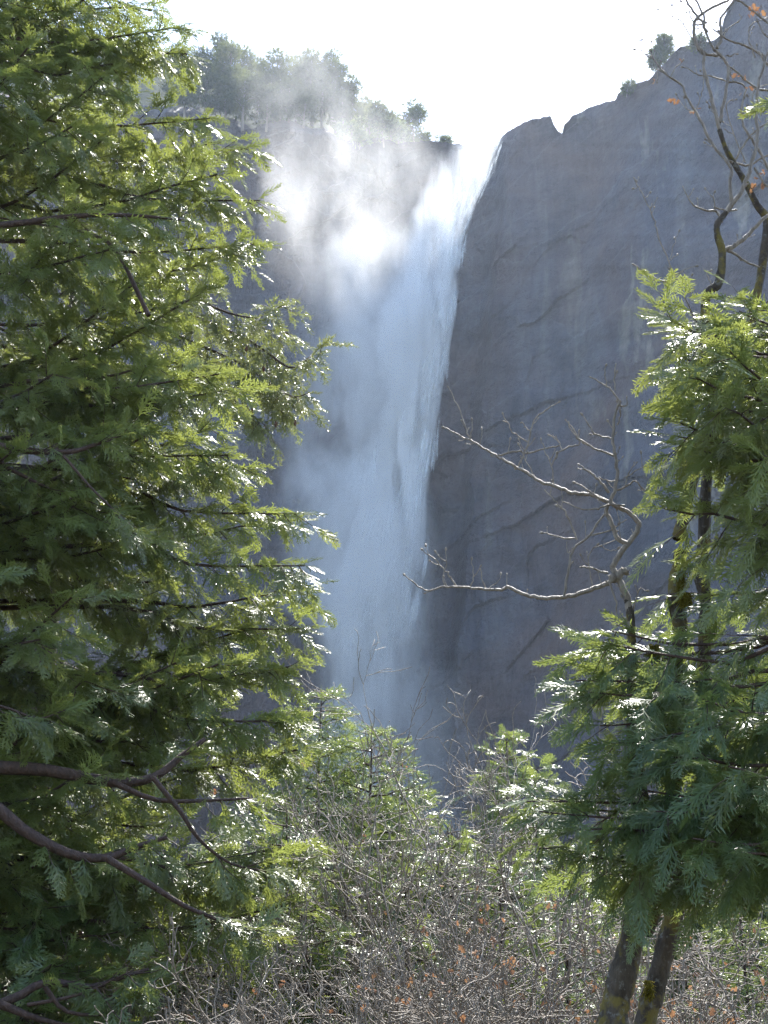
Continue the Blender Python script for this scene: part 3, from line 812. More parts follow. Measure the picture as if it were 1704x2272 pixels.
if 'young' not in SKIP:
    G = "young conifers behind the bare thicket"
    conifer("young_fir", "pale green young fir with stiff upright tips, between the big cedar and the thicket", 712, 1532, 25, 2.6, 41, M_young, SP_FIR, G, 110, (.24, .40), .9, rk=.6, dens=.11)
    conifer("young_fir", "short young fir directly below the foot of the waterfall", 822, 1612, 24, 2.4, 42, M_young, SP_FIR, G, 100, (.24, .38), .9, rk=.6, dens=.11)
    conifer("young_cedar", "low rounded young cedar behind the bare branches, right of the short fir", 890, 1712, 27, 2.4, 43, M_young, SP_CEDAR, G, 80, (.26, .4), .7, rk=.6)
    conifer("young_cedar", "narrow yellow-green young cedar rising alone against the dark cliff", 1122, 1622, 26, 1.5, 44, M_young, SP_CEDAR, G, 100, (.24, .36), .6, rk=.6)
    conifer("young_cedar", "drooping green young cedar just right of the narrow yellow-green one", 1185, 1705, 25, 2.1, 45, M_young, SP_CEDAR, G, 80, (.26, .4), .7, rk=.6)
    conifer("young_fir", "dim young fir low behind the thick mossy trunks", 1330, 1900, 26, 2.0, 46, M_young, SP_FIR, G, 50, (.24, .4), .8)
    conifer("young_cedar", "broad young cedar showing through the thicket at the bottom centre", 900, 1905, 19, 1.9, 47, M_young, SP_CEDAR, G, 54, (.24, .4), .8, rk=.6)
    conifer("young_cedar", "bushy young cedar low in the bottom left under the big cedar", 420, 1900, 17.5, 2.2, 48, M_young, SP_CEDAR, G, 60, (.24, .38), .8, rk=.55)
    conifer("young_cedar", "yellowish young cedar in the bottom left corner", 90, 1860, 15.5, 2.0, 49, M_young, SP_CEDAR, G, 60, (.24, .38), .8, rk=.55)
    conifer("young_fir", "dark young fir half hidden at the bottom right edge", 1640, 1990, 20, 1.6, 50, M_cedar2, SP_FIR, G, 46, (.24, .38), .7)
    conifer("young_fir", "young fir deep in the thicket, lit through gaps at the bottom right", 1180, 2010, 21, 1.8, 51, M_young, SP_FIR, G, 46, (.24, .38), .7)
    for k, (px, py, Y, rb, lab) in enumerate([(640, 1790, 17.5, 1.3, "small young cedar among the bushes, just right of the lowest big boughs"), (770, 1850, 16.5, 1.2, "small bright young cedar inside the thicket below the short fir"), (1000, 1830, 17, 1.1, "small young cedar in the middle of the thicket"),
            (1110, 1900, 16, 1.2, "small young cedar in the thicket left of the orange leaves"), (680, 2010, 14.5, 1.2, "small young cedar low at the bottom left of the thicket"), (900, 2060, 15, 1.2, "lowest small young cedar at the bottom centre of the thicket"), (1250, 1900, 18, 1.3, "small young cedar just left of the thick mossy trunk")]):
        conifer("young_cedar", lab, px, py + 5, Y + 1.6, rb, 300 + k, M_young, SP_CEDAR, "small young cedars growing inside the thicket", 60, (.20, .32), .55, rk=.5, dens=.12)
    # the tall fir behind the big cedar, whose branch reaches over the falls
    def tall_fir():
        rng = np.random.default_rng(61)
        Y = 21.0; tx = float(P(120, 1136, Y)[0]); gz = float(ground_z(tx, Y))
        root = empty("douglas_fir", (tx, Y, gz)); org = np.array([tx, Y, gz])
        tag(root, "olive brown fir behind the big cedar, its cone-hung branch reaching over the waterfall", "tree")
        tb = Tubes(10); p, r = trunk_line(tx, Y, gz - .2, 17.5, .30, .03, rng, .05)
        tb.add(p, r)
        cr = Crown(); wood = Tubes(4); limbs = Tubes(6)
        spec = [([(120, 560), (330, 600), (470, 680), (560, 705), (600, 690), (632, 676)], .03), ([(120, 600), (400, 690), (560, 760), (640, 815), (680, 798), (715, 765)], .035), ([(120, 650), (330, 720), (520, 800), (600, 850), (650, 880), (685, 872)], .03),
                ([(560, 760), (590, 800), (610, 870), (640, 915)], .014), ([(120, 700), (380, 800), (520, 870), (560, 920), (590, 945)], .026), ([(120, 480), (300, 540), (400, 590), (470, 620)], .025),
                ([(120, 760), (260, 800), (380, 860), (450, 930)], .024), ([(120, 900), (260, 960), (380, 1010), (480, 1060)], .024), ([(560, 705), (590, 730), (640, 740)], .012)]
        for pts, r0 in spec:
            q = np.array([P(x, y, Y - .3 * k) for k, (x, y) in enumerate(pts)])
            ln = smooth_line(q, 3); limbs.add(ln, np.linspace(r0, .007, len(ln)))
            dress_limb(ln, cr, wood, rng, start=.35, step=.11, sec_len=.85, droop=1.1, updip=-.35, spray=(.26, .42), dens=.11, hang=1.0, tint=rng.uniform(-.1, .25))
        for i in range(46):
            z = rng.uniform(gz + 2, 17); phi = rng.uniform(0, 6.28); rr = 2.6 * (1 - (z - gz) / 23) * rng.uniform(.7, 1)
            a = np.array([tx, Y, z]); b = a + [rr * math.cos(phi), rr * math.sin(phi), -.1 * rr]
            ln = limb_curve(a, b, .1, .2, rng, 7); limbs.add(ln, np.linspace(.03, .007, 7))
            dress_limb(ln, cr, wood, rng, start=.3, step=.26, sec_len=.7, droop=.9, updip=-.2, spray=(.25, .4), dens=.2, hang=.9)
        cr.build("crown", SP_FIR, M_fir, rng, root, org)
        tb.merge(limbs); tb.merge(wood); tb.n = 6; tb.build("trunk", M_cbark, root, .05, rng, org)
        # cones
        for k, (px, py) in enumerate([(547, 768), (555, 862), (600, 852), (655, 932), (668, 905), (612, 935), (585, 812), (560, 905)]):
            c = P(px, py, Y - 1.3)
            ct = Tubes(8); h = np.linspace(0, 1, 7)
            ct.add(np.stack([c[0] + 0 * h, c[1] + 0 * h, c[2] - .10 * h], 1), .022 * np.sin(np.pi * np.clip(h * .9 + .08, 0, 1)) + .003)
            ct.build("cone", M_cone, root, .5, rng, org)
    tall_fir()
    # trees farther back on the slope, seen through the gaps
    rng = np.random.default_rng(9)
    far_labels = ["dark fir far back on the slope, seen through gaps at the left", "dim spired fir behind the left part of the thicket", "dark fir below the foot of the falls", "broad dark fir behind the centre of the thicket",
                  "leaning dark fir under the cliff foot", "small dark fir right of the cliff foot", "tall dim fir behind the mossy trunks", "dark fir at the far right behind the cedar", "low fir on the slope between the trunks"]
    for k, (px, py, Y) in enumerate([(180, 1900, 60), (480, 1850, 52), (660, 1820, 48), (800, 1850, 56), (1000, 1905, 50), (1100, 1880, 64), (1350, 1925, 55), (1640, 1960, 60), (1510, 1985, 46)]):
        conifer("forest_fir", far_labels[k], px, py, Y, Y * .055, 100 + k, M_far, SP_LITE, "firs on the slope below the cliff", 60, (.7, 1.1), 1.5, dens=.5, step=.55)

# ================================================================ RIGHT CEDARS
def side_cedar(name, label, tx_px, Y0, specs, seed, mat, zr, shift=0, thin=0, near=0):
    rng = np.random.default_rng(seed)
    tx = float(P(tx_px, 1136, Y0)[0]); gz = float(ground_z(tx, Y0))
    root = empty(name, (tx, Y0, gz)); org = np.array([tx, Y0, gz])
    tag(root, label, "tree")
    tb = Tubes(12); p, r = trunk_line(tx, Y0, gz - .1, zr, .20, .05, rng)
    tb.add(p, r)
    cr = Crown(); wood = Tubes(4); limbs = Tubes(6)
    for row in specs:
        if thin and rng.random() < thin and row[0] > 1330: continue
        px, py, Y, rise, tint = row[:5]; px += shift; Y += near
        e = P(px, py, Y); a = np.array([tx, Y0, e[2] + rise])
        ln = limb_curve(a, e, rng.uniform(.03, .09), .2, rng)
        limbs.add(ln, np.linspace(.022, .005, len(ln)))
        dress_limb(ln, cr, wood, rng, start=.22, step=.16, sec_len=.66, spray=(.22, .38), dens=.12, hang=.55, droop=.5, updip=.0, tint=tint + rng.uniform(-.1, .1), twr=.0035)
    cr.build("crown", SP_CEDAR_LONG, mat, rng, root, org)
    tb.merge(limbs); tb.merge(wood); tb.n = 6; tb.build("trunk", M_cbark, root, .05, rng, org)
if 'right' not in SKIP:
    rng = np.random.default_rng(15)
    up = [(1440, 700, 10.6, -.5, .3), (1455, 715, 10.2, -.2, .3), (1520, 700, 11, -.5, .3), (1600, 690, 10.4, -.2, .2), (1505, 730, 10.0, -.1, .2), (1478, 798, 10.5, .1, .3), (1500, 835, 9.8, .1, .2), (1475, 905, 10.4, .1, .3),
          (1468, 938, 10.0, .0, .3), (1462, 968, 10.2, .15, .2), (1520, 1000, 10, .2, .1), (1432, 1128, 10.0, .1, .2), (1660, 1120, 9.5, .2, .0), (1560, 900, 9.6, .1, .2),
          (1580, 780, 9.6, 0, .2), (1540, 860, 11.5, .1, .1), (1520, 960, 11.8, .1, .1), (1620, 700, 11.6, 0, .2), (1640, 1000, 9.4, .1, .1),
          (1620, 680, 10.8, -.3, .2), (1680, 700, 10, -.2, .2), (1650, 850, 9.4, 0, .2), (1690, 225, 10.4, .1, .2), (1690, 1230, 9.6, .2, 0)]
    side_cedar("cedar_tree", "bright green cedar at the right edge, upper of the two, lit from above", 1900, 9.0, up, 71, M_cedar, 9.5, 40, 0, -1.5)
    lo = [(1425, 1318, 9.4, .0, .1), (1300, 1400, 9.2, .0, .2), (1280, 1425, 8.8, .1, .1), (1240, 1455, 9.3, .2, .1), (1222, 1510, 9.0, .1, .1), (1250, 1535, 8.8, .2, 0), (1275, 1610, 9.0, .4, -.1), (1300, 1650, 8.6, .5, -.1),
          (1340, 1680, 9, .3, 0), (1360, 1560, 8.4, .1, 0), (1400, 1480, 8.5, .0, 0), (1112, 1778, 8.8, .25, .2), (1140, 1800, 8.5, .25, .1), (1200, 1795, 9.0, .2, .1), (1225, 1840, 8.4, .3, 0),
          (1255, 1900, 8.6, .4, 0), (1290, 1940, 8.8, .4, -.1), (1340, 1900, 8.3, .3, -.1), (1400, 1950, 8.6, .35, -.1), (1460, 1930, 8.2, .3, -.1), (1400, 1800, 8.2, .1, -.1), (1350, 1750, 8.6, .1, 0), (1480, 1860, 8.0, .1, 0),
          (1440, 1680, 8.3, .1, 0), (1500, 1550, 8.2, 0, 0), (1560, 1700, 7.9, 0, 0), (1600, 1600, 7.8, 0, .1), (1620, 1820, 7.8, .1, 0), (1560, 1890, 8.0, .2, -.1), (1530, 1960, 8.4, .4, -.1),
          (1620, 1700, 9.4, .1, 0), (1520, 1650, 9.6, .1, -.1), (1480, 1760, 9.6, .1, -.1), (1640, 1480, 8.6, 0, .1), (1680, 1560, 8, 0, .1), (1670, 1400, 9, 0, .1),
          (1680, 1900, 8, .1, 0), (1430, 1620, 9.8, .2, -.1), (1380, 1820, 9.6, .2, -.1)]
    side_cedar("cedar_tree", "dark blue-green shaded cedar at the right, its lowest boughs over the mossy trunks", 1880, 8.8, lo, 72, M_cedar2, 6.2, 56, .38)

# ================================================================ BARE TREES
def resample(q, m):
    q = np.asarray(q, float); seg = np.linalg.norm(np.diff(q, axis=0), axis=1); cum = np.concatenate([[0], np.cumsum(seg)])
    t = np.linspace(0, cum[-1], m)
    return np.stack([np.interp(t, cum, q[:, k]) for k in range(3)], 1)
def grow(tb, leaves, rng, o, d, L, r, lev, maxlev, nseg, kids, wander=.16, up=.10, flat=0.0, buds=None, rmin=.0022):
    q = [np.asarray(o, float)]; cur = nrm(d); st = L / nseg
    for i in range(nseg):
        cur = nrm(cur + rng.normal(0, wander, 3) + np.array([0, 0, up]))
        q.append(q[-1] + cur * st * rng.uniform(.8, 1.2))
    q = np.array(q); rt = max(rmin, r * (.42 if lev < maxlev else .5))
    tb.add(q, np.linspace(r, rt, nseg + 1))
    if lev >= maxlev:
        if leaves is not None: leaves.append((q[-1], cur))
        return
    nk = kids[lev]
    for k in range(nk):
        f = rng.uniform(.18, .98) if k else 1.0
        i = min(nseg - 1, int(f * nseg)); w = f * nseg - i
        p = q[i] * (1 - w) + q[i + 1] * w if f < 1 else q[-1]
        t = nrm(q[i + 1] - q[i])
        s = nrm(np.cross(t, rng.normal(0, 1, 3)))
        a = R(rng.uniform(28, 68)) if f < 1 else R(rng.uniform(5, 25))
        dd = t * math.cos(a) + s * math.sin(a); dd[2] += rng.uniform(-.05, .25)
        rr = max(rmin, (r + (rt - r) * f) * rng.uniform(.45, .75))
        grow(tb, leaves, rng, p, dd, L * rng.uniform(.38, .72) * (1.15 - .45 * f), rr, lev + 1, maxlev, max(3, nseg - 1), kids, wander * 1.15, up, flat, buds, rmin)
def bud_mesh(tips, rng, size=.008):
    tb = Tubes(5)
    for p, d in tips:
        h = np.linspace(0, 1, 4)[:, None]; s = size * rng.uniform(.7, 1.5)
        tb.add(p + d * h * s * 3.2, np.array([.3, 1, .8, .1]) * s)
    return tb
def dead_leaves(name, pts, rng, size, m, parent, org):
    V, F, T = [], [], []
    for p in pts:
        for _ in range(rng.integers(1, 4)):
            s = size * rng.uniform(.6, 1.3)
            a = nrm(rng.normal(0, 1, 3) + [0, 0, -.7]); b = nrm(np.cross(a, rng.normal(0, 1, 3))); c = np.cross(a, b)
            k = len(V); o = np.asarray(p) + rng.normal(0, size * .5, 3)
            prof = [(0, .05, 0), (.25, .30, .05), (.42, .17, .02), (.62, .36, .10), (.80, .16, .05), (1.0, .04, .16)]
            for t_, w, cz in prof:
                V += [o + (a * t_ + b * w + c * (cz + w * .5)) * s, o + (a * t_ + c * cz) * s, o + (a * t_ - b * w + c * (cz + w * .5)) * s]; 
            T += [rng.random()] * 18
            for i in range(5):
                q = k + 3 * i; F += [(q, q + 1, q + 4, q + 3), (q + 1, q + 2, q + 5, q + 4)]
    if not V: return None
    return mesh_obj(name, np.array(V) - org, [np.array(F)], m, parent, attrs={"tint": T})

def Z7(l): return [(880 + x * .4967, 750 + y * .4967) for x, y in l]
def Z2(l): return [(1000 + x * .4244, y * .4244) for x, y in l]
def Z6(l): return [(1100 + x * .4393, 1300 + y * .4393) for x, y in l]

def traced_tree(name, label, trunks, parts, seed, base_px, Y0, leaf_at=(), moss=()):
    rng = np.random.default_rng(seed)
    b = P(base_px, 2400, Y0); gz = float(ground_z(b[0], Y0)); org = np.array([b[0], Y0, gz])
    root = empty(name, tuple(org)); tag(root, label, "tree")
    def line(pts, dy, per, dmid=0.0):
        n = len(pts); q = np.array([P(x, y, Y0 + dy + dmid * k / max(1, n - 1)) for k, (x, y) in enumerate(pts)])
        return smooth_line(q, per)
    tk = Tubes(18)
    for pts, r0, r1, dy, *dm in trunks:
        q = line(pts, dy, 9, dm[0] if dm else 0.0)
        if pts[0][1] > 2200:
            q = np.vstack([[q[0][0] - .05, q[0][1], gz - .2], q])
        m = len(q); rr = np.linspace(r0, r1, m) * (1 + .07 * np.sin(np.arange(m) * .45) + rng.normal(0, .02, m))
        tk.add(q, rr)
    tk.build("trunk", M_oak, root, .13, rng, org)
    br = Tubes(7); tips = []
    snag = Tubes(7); main = br
    for pts, r0, r1, dy, dm, *ex in parts:
        br = snag if ex else main
        q = line(pts, dy, 4, dm); m = len(q)
        q += rng.normal(0, .0035, q.shape)
        br.add(q, np.linspace(r0, r1, m))
        if not ex: tips.append((q[-1], nrm(q[-1] - q[-2])))
        L = np.linalg.norm(q[-1] - q[0])
        for k in range(0 if ex else int(L / .17)):
            i = rng.integers(2, m - 1); t = nrm(q[i] - q[i - 1])
            s = nrm(np.cross(t, [0, rng.choice([-1, 1]), .1]) + rng.normal(0, .3, 3))
            e = q[i]; l2 = rng.uniform(.02, .09)
            e2 = e + (t * .5 + s * .8) * l2 * .5 + [0, 0, .01]; e3 = e2 + (t * .3 + s * .5 + np.array([0, 0, .5])) * l2 * .6
            br.add(np.array([e, e2, e3]), [.0036, .003, .0022]); tips.append((e3, nrm(e3 - e2)))
    br = main
    if snag.g: snag.build("snag", M_twig, root, .08, rng, org)
    br.merge(bud_mesh(tips, rng, .0065))
    br.build("branches", M_twig, root, .12, rng, org)
    for pts in leaf_at:
        dead_leaves("dead_leaves", [P(x, y, Y0 + rng.uniform(-.05, .05)) for x, y in pts], rng, .050, M_dead, root, org)
    for px, py, w, h in moss:
        V = Tubes(3)
        for k in range(160):
            a = P(px + rng.uniform(-w, w), py + rng.uniform(-h, h), Y0 + rng.uniform(-.12, .02))
            V.add(np.array([a, a + rng.normal(0, .012, 3) + [0, 0, -.015], a + rng.normal(0, .02, 3) + [0, 0, -.03]]), [.006, .005, .002])
        V.build("moss", M_moss, root, 0, rng, org)
    return root

if 'bare' not in SKIP:
    # --- slanting mossy oak, nearer of the pair, with the long bare limbs over the cliff
    E1 = 'r'
    parts = []
    def A(l, r0, r1, dy=0.0, dm=0.0): parts.append((Z7(l), r0 * 1.2, r1 * 1.25, dy, dm))
    A([(1045, 1370), (1040, 1200), (1010, 1120), (990, 1070), (965, 1030), (985, 980), (1030, 920), (1080, 850), (1070, 810), (1030, 775), (960, 740)], .022, .012)
    A([(1030, 920), (985, 890), (960, 830), (935, 770), (950, 740), (970, 690), (985, 620), (975, 530), (965, 450), (970, 370), (985, 310), (995, 290), (965, 240), (930, 210), (870, 180)], .015, .004)
    A([(960, 740), (900, 710), (850, 695), (780, 690), (720, 665), (640, 640), (580, 600), (530, 575), (480, 545), (440, 525), (370, 480), (330, 455), (270, 430), (215, 400)], .013, .0045, 0, .3)
    A([(330, 455), (310, 410), (290, 340), (260, 280), (235, 220)], .005, .0025, .28); A([(325, 450), (337, 420), (335, 370)], .0045, .003, .28); A([(370, 480), (380, 445), (380, 410)], .003, .002, .27)
    A([(450, 525), (520, 508), (590, 512), (680, 490), (730, 480), (705, 450), (680, 430)], .006, .003, .2); A([(540, 575), (575, 510), (600, 410), (620, 360), (660, 325), (715, 290)], .006, .0028, .2)
    A([(590, 470), (530, 430), (500, 390), (478, 345)], .0045, .0028, .2); A([(600, 415), (575, 400), (560, 375)], .004, .003, .2); A([(620, 620), (580, 550), (550, 480)], .0035, .002, .15)
    A([(705, 660), (690, 570), (660, 500), (645, 460)], .005, .0022, .1); A([(690, 570), (720, 520), (770, 485), (820, 470), (800, 430), (760, 370)], .005, .003, .1); A([(740, 495), (715, 450), (690, 430)], .004, .002, .1)
    A([(975, 525), (900, 500), (840, 465), (800, 440), (765, 378)], .007, .0035); A([(960, 450), (890, 430), (860, 390), (830, 345)], .0055, .0028); A([(950, 690), (900, 630), (860, 600), (820, 570)], .009, .004, -.05)
    A([(940, 735), (880, 700), (805, 645)], .008, .0035, -.08); A([(985, 300), (1028, 302), (1030, 265)], .005, .003); A([(975, 235), (972, 170), (978, 120)], .004, .0035); A([(940, 215), (932, 170), (930, 130)], .0035, .003)
    A([(965, 690), (1020, 665), (1065, 640), (1110, 680), (1200, 720)], .006, .003, .05); A([(1020, 660), (1040, 600), (1060, 560)], .0035, .002); A([(1020, 625), (1060, 600), (1112, 572)], .0035, .003); A([(1110, 680), (1165, 620), (1215, 520)], .004, .002, .05)
    A([(1022, 750), (960, 745), (900, 760), (830, 765), (750, 735)], .0065, .003, -.05); A([(985, 390), (1000, 350), (985, 290)], .005, .002, .05); A([(980, 640), (940, 635), (915, 630)], .005, .0025)
    A([(745, 1155), (770, 1020), (790, 940), (860, 880), (930, 780)], .008, .005); A([(805, 900), (760, 790), (730, 750), (700, 720), (665, 685)], .006, .003); A([(800, 895), (710, 890), (655, 865)], .006, .003)
    A([(850, 885), (950, 860), (1020, 815)], .005, .0025); A([(738, 760), (740, 735), (735, 680)], .003, .002); A([(790, 940), (765, 960), (760, 920)], .0035, .002)
    A([(965, 1080), (920, 1105), (840, 1135), (750, 1158), (650, 1160), (580, 1150), (500, 1110), (470, 1125), (390, 1120), (290, 1115), (210, 1110), (150, 1130), (100, 1110), (40, 1065)], .015, .0035, 0, .3)
    A([(270, 1112), (240, 1070), (220, 1040), (170, 990), (120, 950)], .006, .0028, .25); A([(212, 1108), (208, 1060), (222, 1010), (220, 950)], .004, .002, .25); A([(335, 1112), (345, 1060), (335, 990)], .0038, .002, .22)
    A([(400, 1117), (380, 1075), (380, 1035)], .0045, .003, .2); A([(415, 1117), (450, 1090), (465, 1065)], .003, .0015, .2); A([(945, 1048), (880, 1030), (825, 1022)], .007, .0045, -.05); A([(950, 1060), (960, 1130), (982, 1180), (980, 1235)], .007, .004, -.1)
    A([(980, 1287), (1000, 1278), (1022, 1266)], .006, .005, -.1); A([(875, 1100), (855, 1000), (880, 940), (980, 900)], .004, .002, .1); A([(910, 930), (950, 950), (985, 945)], .003, .002, .1); A([(1050, 1230), (1065, 1180), (1085, 1120), (1110, 1130)], .005, .002)
    # knot where the limbs fork
    A([(960, 1075), (985, 1070), (1010, 1040), (1030, 1045)], .030, .018)
    def B(l, r0, r1, dy=0.4, dm=0.0): parts.append((Z2(l), r0, r1, dy, dm))
    B([(1330, 1900), (1290, 1720), (1230, 1570), (1180, 1450), (1140, 1370), (1080, 1220), (1060, 1140), (1020, 1050), (990, 990), (968, 955)], .008, .003, .1); B([(1172, 1467), (1100, 1470), (1020, 1420), (960, 1385)], .009, .005, .1)
    B([(1145, 1350), (1165, 1280), (1192, 1213)], .0035, .002, .1); B([(1140, 1372), (1160, 1345), (1185, 1335)], .003, .002, .1); B([(1170, 1440), (1210, 1415), (1275, 1390)], .003, .0018, .1); B([(1235, 1525), (1255, 1530), (1275, 1520)], .004, .002, .1)
    B([(1255, 1560), (1250, 1500), (1255, 1445)], .004, .003, .1); B([(1365, 1490), (1350, 1460), (1335, 1420), (1350, 1418)], .005, .003, .1)
    trunks = [(Z6([(575, 2330), (600, 2140), (650, 1930), (700, 1740), (725, 1600), (740, 1480), (745, 1300), (730, 1050), (700, 800), (690, 500), (685, 300), (680, 150), (660, 70)]), .098, .020, 0),
              (Z6([(745, 1750), (790, 1660), (815, 1570), (840, 1450), (880, 1200), (900, 900), (915, 600), (930, 400), (930, 200), (905, 60), (915, -60), (935, -170)]), .055, .048, .03, .32),
              (Z7([(1260, 900), (1275, 820), (1330, 600), (1400, 400)]) + Z2([(1330, 1600), (1400, 1480), (1420, 1330), (1395, 1230), (1395, 1170), (1440, 1110)]), .046, .021, .35)]
    B([(1440, 1110), (1530, 980), (1570, 870), (1600, 750), (1600, 600), (1605, 450), (1640, 330), (1665, 250)], .019, .009); B([(1470, 1080), (1460, 950), (1465, 880), (1370, 750), (1300, 620), (1230, 500), (1205, 440), (1120, 380), (1060, 310), (1045, 270), (1010, 270), (965, 260)], .016, .002)
    B([(1205, 440), (1140, 400), (1085, 365)], .007, .005); B([(1150, 395), (1180, 350), (1210, 320)], .004, .003); B([(1480, 850), (1420, 820), (1370, 750)], .010, .006)
    B([(1420, 1310), (1490, 1280), (1560, 1220), (1640, 1140), (1690, 1110)], .020, .012); B([(1430, 1300), (1480, 1320), (1530, 1360), (1605, 1395)], .013, .008); B([(1420, 1160), (1390, 1110), (1300, 1090), (1250, 1050), (1215, 970)], .012, .003)
    B([(1500, 1100), (1450, 1098), (1390, 1090)], .008, .006); B([(1395, 1120), (1380, 1070), (1375, 1010)], .006, .003); B([(1280, 580), (1310, 500), (1320, 440), (1330, 380)], .005, .003); B([(1290, 580), (1230, 570), (1180, 500)], .0045, .0025)
    B([(1045, 270), (1050, 240), (1050, 225)], .004, .003); B([(1020, 260), (1005, 230), (1000, 215)], .002, .001); B([(1085, 365), (1080, 400), (1078, 420)], .002, .003)
    traced_tree("oak_tree", "mossy leaning oak with a thick left trunk, its bare limbs reaching over the dark cliff", trunks, parts, 81, 1350, 9.2,
                leaf_at=[Z2([(1175, 553), (1172, 558)]), Z2([(1078, 418)]), Z2([(1205, 320)]), Z2([(1285, 570)])], moss=[(1520, 1328, 10, 14), (1450, 1440, 12, 10), (1512, 1270, 5, 30)])
    # --- second, thinner oak behind it
    parts = []
    B([(1405, 680), (1380, 580), (1350, 460), (1325, 370), (1320, 280)], .017, .013); B([(1320, 280), (1290, 240), (1275, 190), (1270, 150), (1290, 90), (1400, 25), (1490, -15)], .018, .010); B([(1405, 640), (1435, 500), (1450, 350), (1400, 280), (1370, 250), (1330, 150), (1320, 80), (1275, -10)], .015, .008)
    B([(1340, 170), (1310, 110), (1270, 60), (1220, -20)], .012, .008); B([(1400, 285), (1350, 285), (1300, 250)], .012, .010); B([(1390, 250), (1415, 200), (1410, 100), (1440, 60), (1490, -10)], .015, .008)
    B([(1720, 880), (1659, 880), (1620, 800), (1560, 710), (1525, 640), (1520, 550), (1540, 450), (1450, 425), (1350, 395), (1290, 390), (1220, 345)], .014, .004); B([(1659, 470), (1600, 460), (1500, 380), (1450, 340)], .010, .007); B([(1490, 850), (1560, 860), (1659, 810)], .010, .008)
    B([(1485, 840), (1540, 740), (1600, 680), (1680, 630)], .010, .007); B([(1700, 380), (1659, 340), (1600, 270), (1510, 230), (1420, 190), (1370, 150)], .012, .006); B([(1700, 150), (1659, 120), (1560, 40), (1480, -10)], .012, .008)
    B([(1270, 210), (1200, 110), (1150, 80), (1090, 45)], .005, .002); B([(1190, 105), (1200, 70), (1210, 40)], .003, .002); B([(1340, 120), (1280, 130), (1250, 70)], .009, .004); B([(1440, 290), (1470, 290), (1490, 280)], .006, .003)
    B([(1590, 880), (1640, 960), (1700, 1010)], .010, .008); B([(1540, 850), (1480, 700), (1440, 560), (1470, 520)], .006, .004); B([(1590, 300), (1560, 200), (1570, 130), (1660, 90)], .007, .004); B([(1600, 100), (1640, 180), (1680, 200)], .006, .004)
    parts.append((Z6([(1165, 1330), (1155, 1390), (1148, 1450), (1120, 1510), (1078, 1556)]), .014, .004, 0, 0, 1)); parts.append((Z6([(1165, 1330), (1110, 1340), (1060, 1375), (1040, 1410)]), .006, .003, 0, 0, 1)); parts.append((Z6([(940, 1530), (1020, 1400), (1100, 1330), (1165, 1330)]), .015, .012, .1, 0, 1))
    B([(1420, 200), (1450, 150), (1520, 100), (1510, 80)], .005, .003); B([(1620, 640), (1580, 560), (1590, 470), (1659, 440)], .006, .004)
    trunks = [(Z6([(735, 2330), (765, 2160), (800, 2040), (850, 1860), (885, 1720), (905, 1620), (935, 1540), (970, 1300), (1010, 1000), (1030, 700), (1050, 450), (1060, 220), (1060, 60), (1035, -60)]) + [(1562, 1200), (1570, 1050), (1610, 900), (1655, 760)] + Z2([(1610, 1500), (1640, 1300), (1650, 1150), (1600, 1070), (1550, 970), (1490, 870), (1440, 780), (1405, 680)]), .075, .018, .2)]
    traced_tree("oak_tree", "second mossy oak with a thinner right trunk, its bare crown over the top right corner", trunks, parts, 82, 1400, 9.6,
                leaf_at=[Z2([(1590, 890), (1605, 930), (1615, 945), (1580, 960), (1600, 910)]), Z2([(1600, 45), (1570, 40), (1610, 80), (1590, 70), (1580, 60)]), Z2([(1550, 470), (1545, 480), (1520, 385)])], moss=[(1578, 1360, 8, 20), (1440, 2190, 6, 14)])

    # --- the thicket of bare bushes
    G = "bare bushes of the thicket"
    rng = np.random.default_rng(90)
    specs = [(840, 1600, 17.5, "bare bush with the tall thin twigs in front of the foot of the falls", 0),
             (1000, 1560, 18, "bare bush with dead leaves curled on its topmost twig, against the dark cliff", 1),
             (1130, 1590, 19, "bare bush whose twigs cross the narrow yellow-green cedar", 0),
             (710, 1700, 18.5, "bare bush between the big cedar and the short fir", 0),
             (900, 1790, 14.5, "wide bare bush with long limbs sweeping right across the bottom centre", 0),
             (1120, 1800, 15, "bare bush with nearly level pale limbs left of the mossy trunks", 0),
             (620, 1870, 15.5, "bare bush just right of the lowest cedar boughs", 0),
             (450, 1940, 16.5, "bare bush seen through the low cedar boughs at the left", 1),
             (250, 1960, 17, "grey bare bush with yellow specks behind the left cedar limb", 1),
             (1330, 1960, 14.5, "bush full of orange dead leaves against the left mossy trunk", 3),
             (1230, 2030, 13, "tangled low bush with orange leaves at the bottom, left of the trunks", 3),
             (1580, 1960, 13, "bare bush with arching pale twigs right of the mossy trunks", 1),
             (1560, 2100, 12, "low bush with a few dead leaves in the bottom right corner", 2),
             (760, 2020, 12.5, "dense twiggy bush at the bottom edge, below the short fir", 0),
             (980, 2060, 12, "dense grey bush in the middle of the bottom edge", 1),
             (560, 2080, 13, "bush with yellow dead leaves low by the bottom edge, left of centre", 2),
             (1060, 1690, 21, "faint bare bush far back between the cedars", 0),
             (930, 1660, 16, "slender bare bush with knobbly upright twigs below the falls", 0),
             (1640, 1830, 12, "leggy bare bush hard against the right edge", 1)]
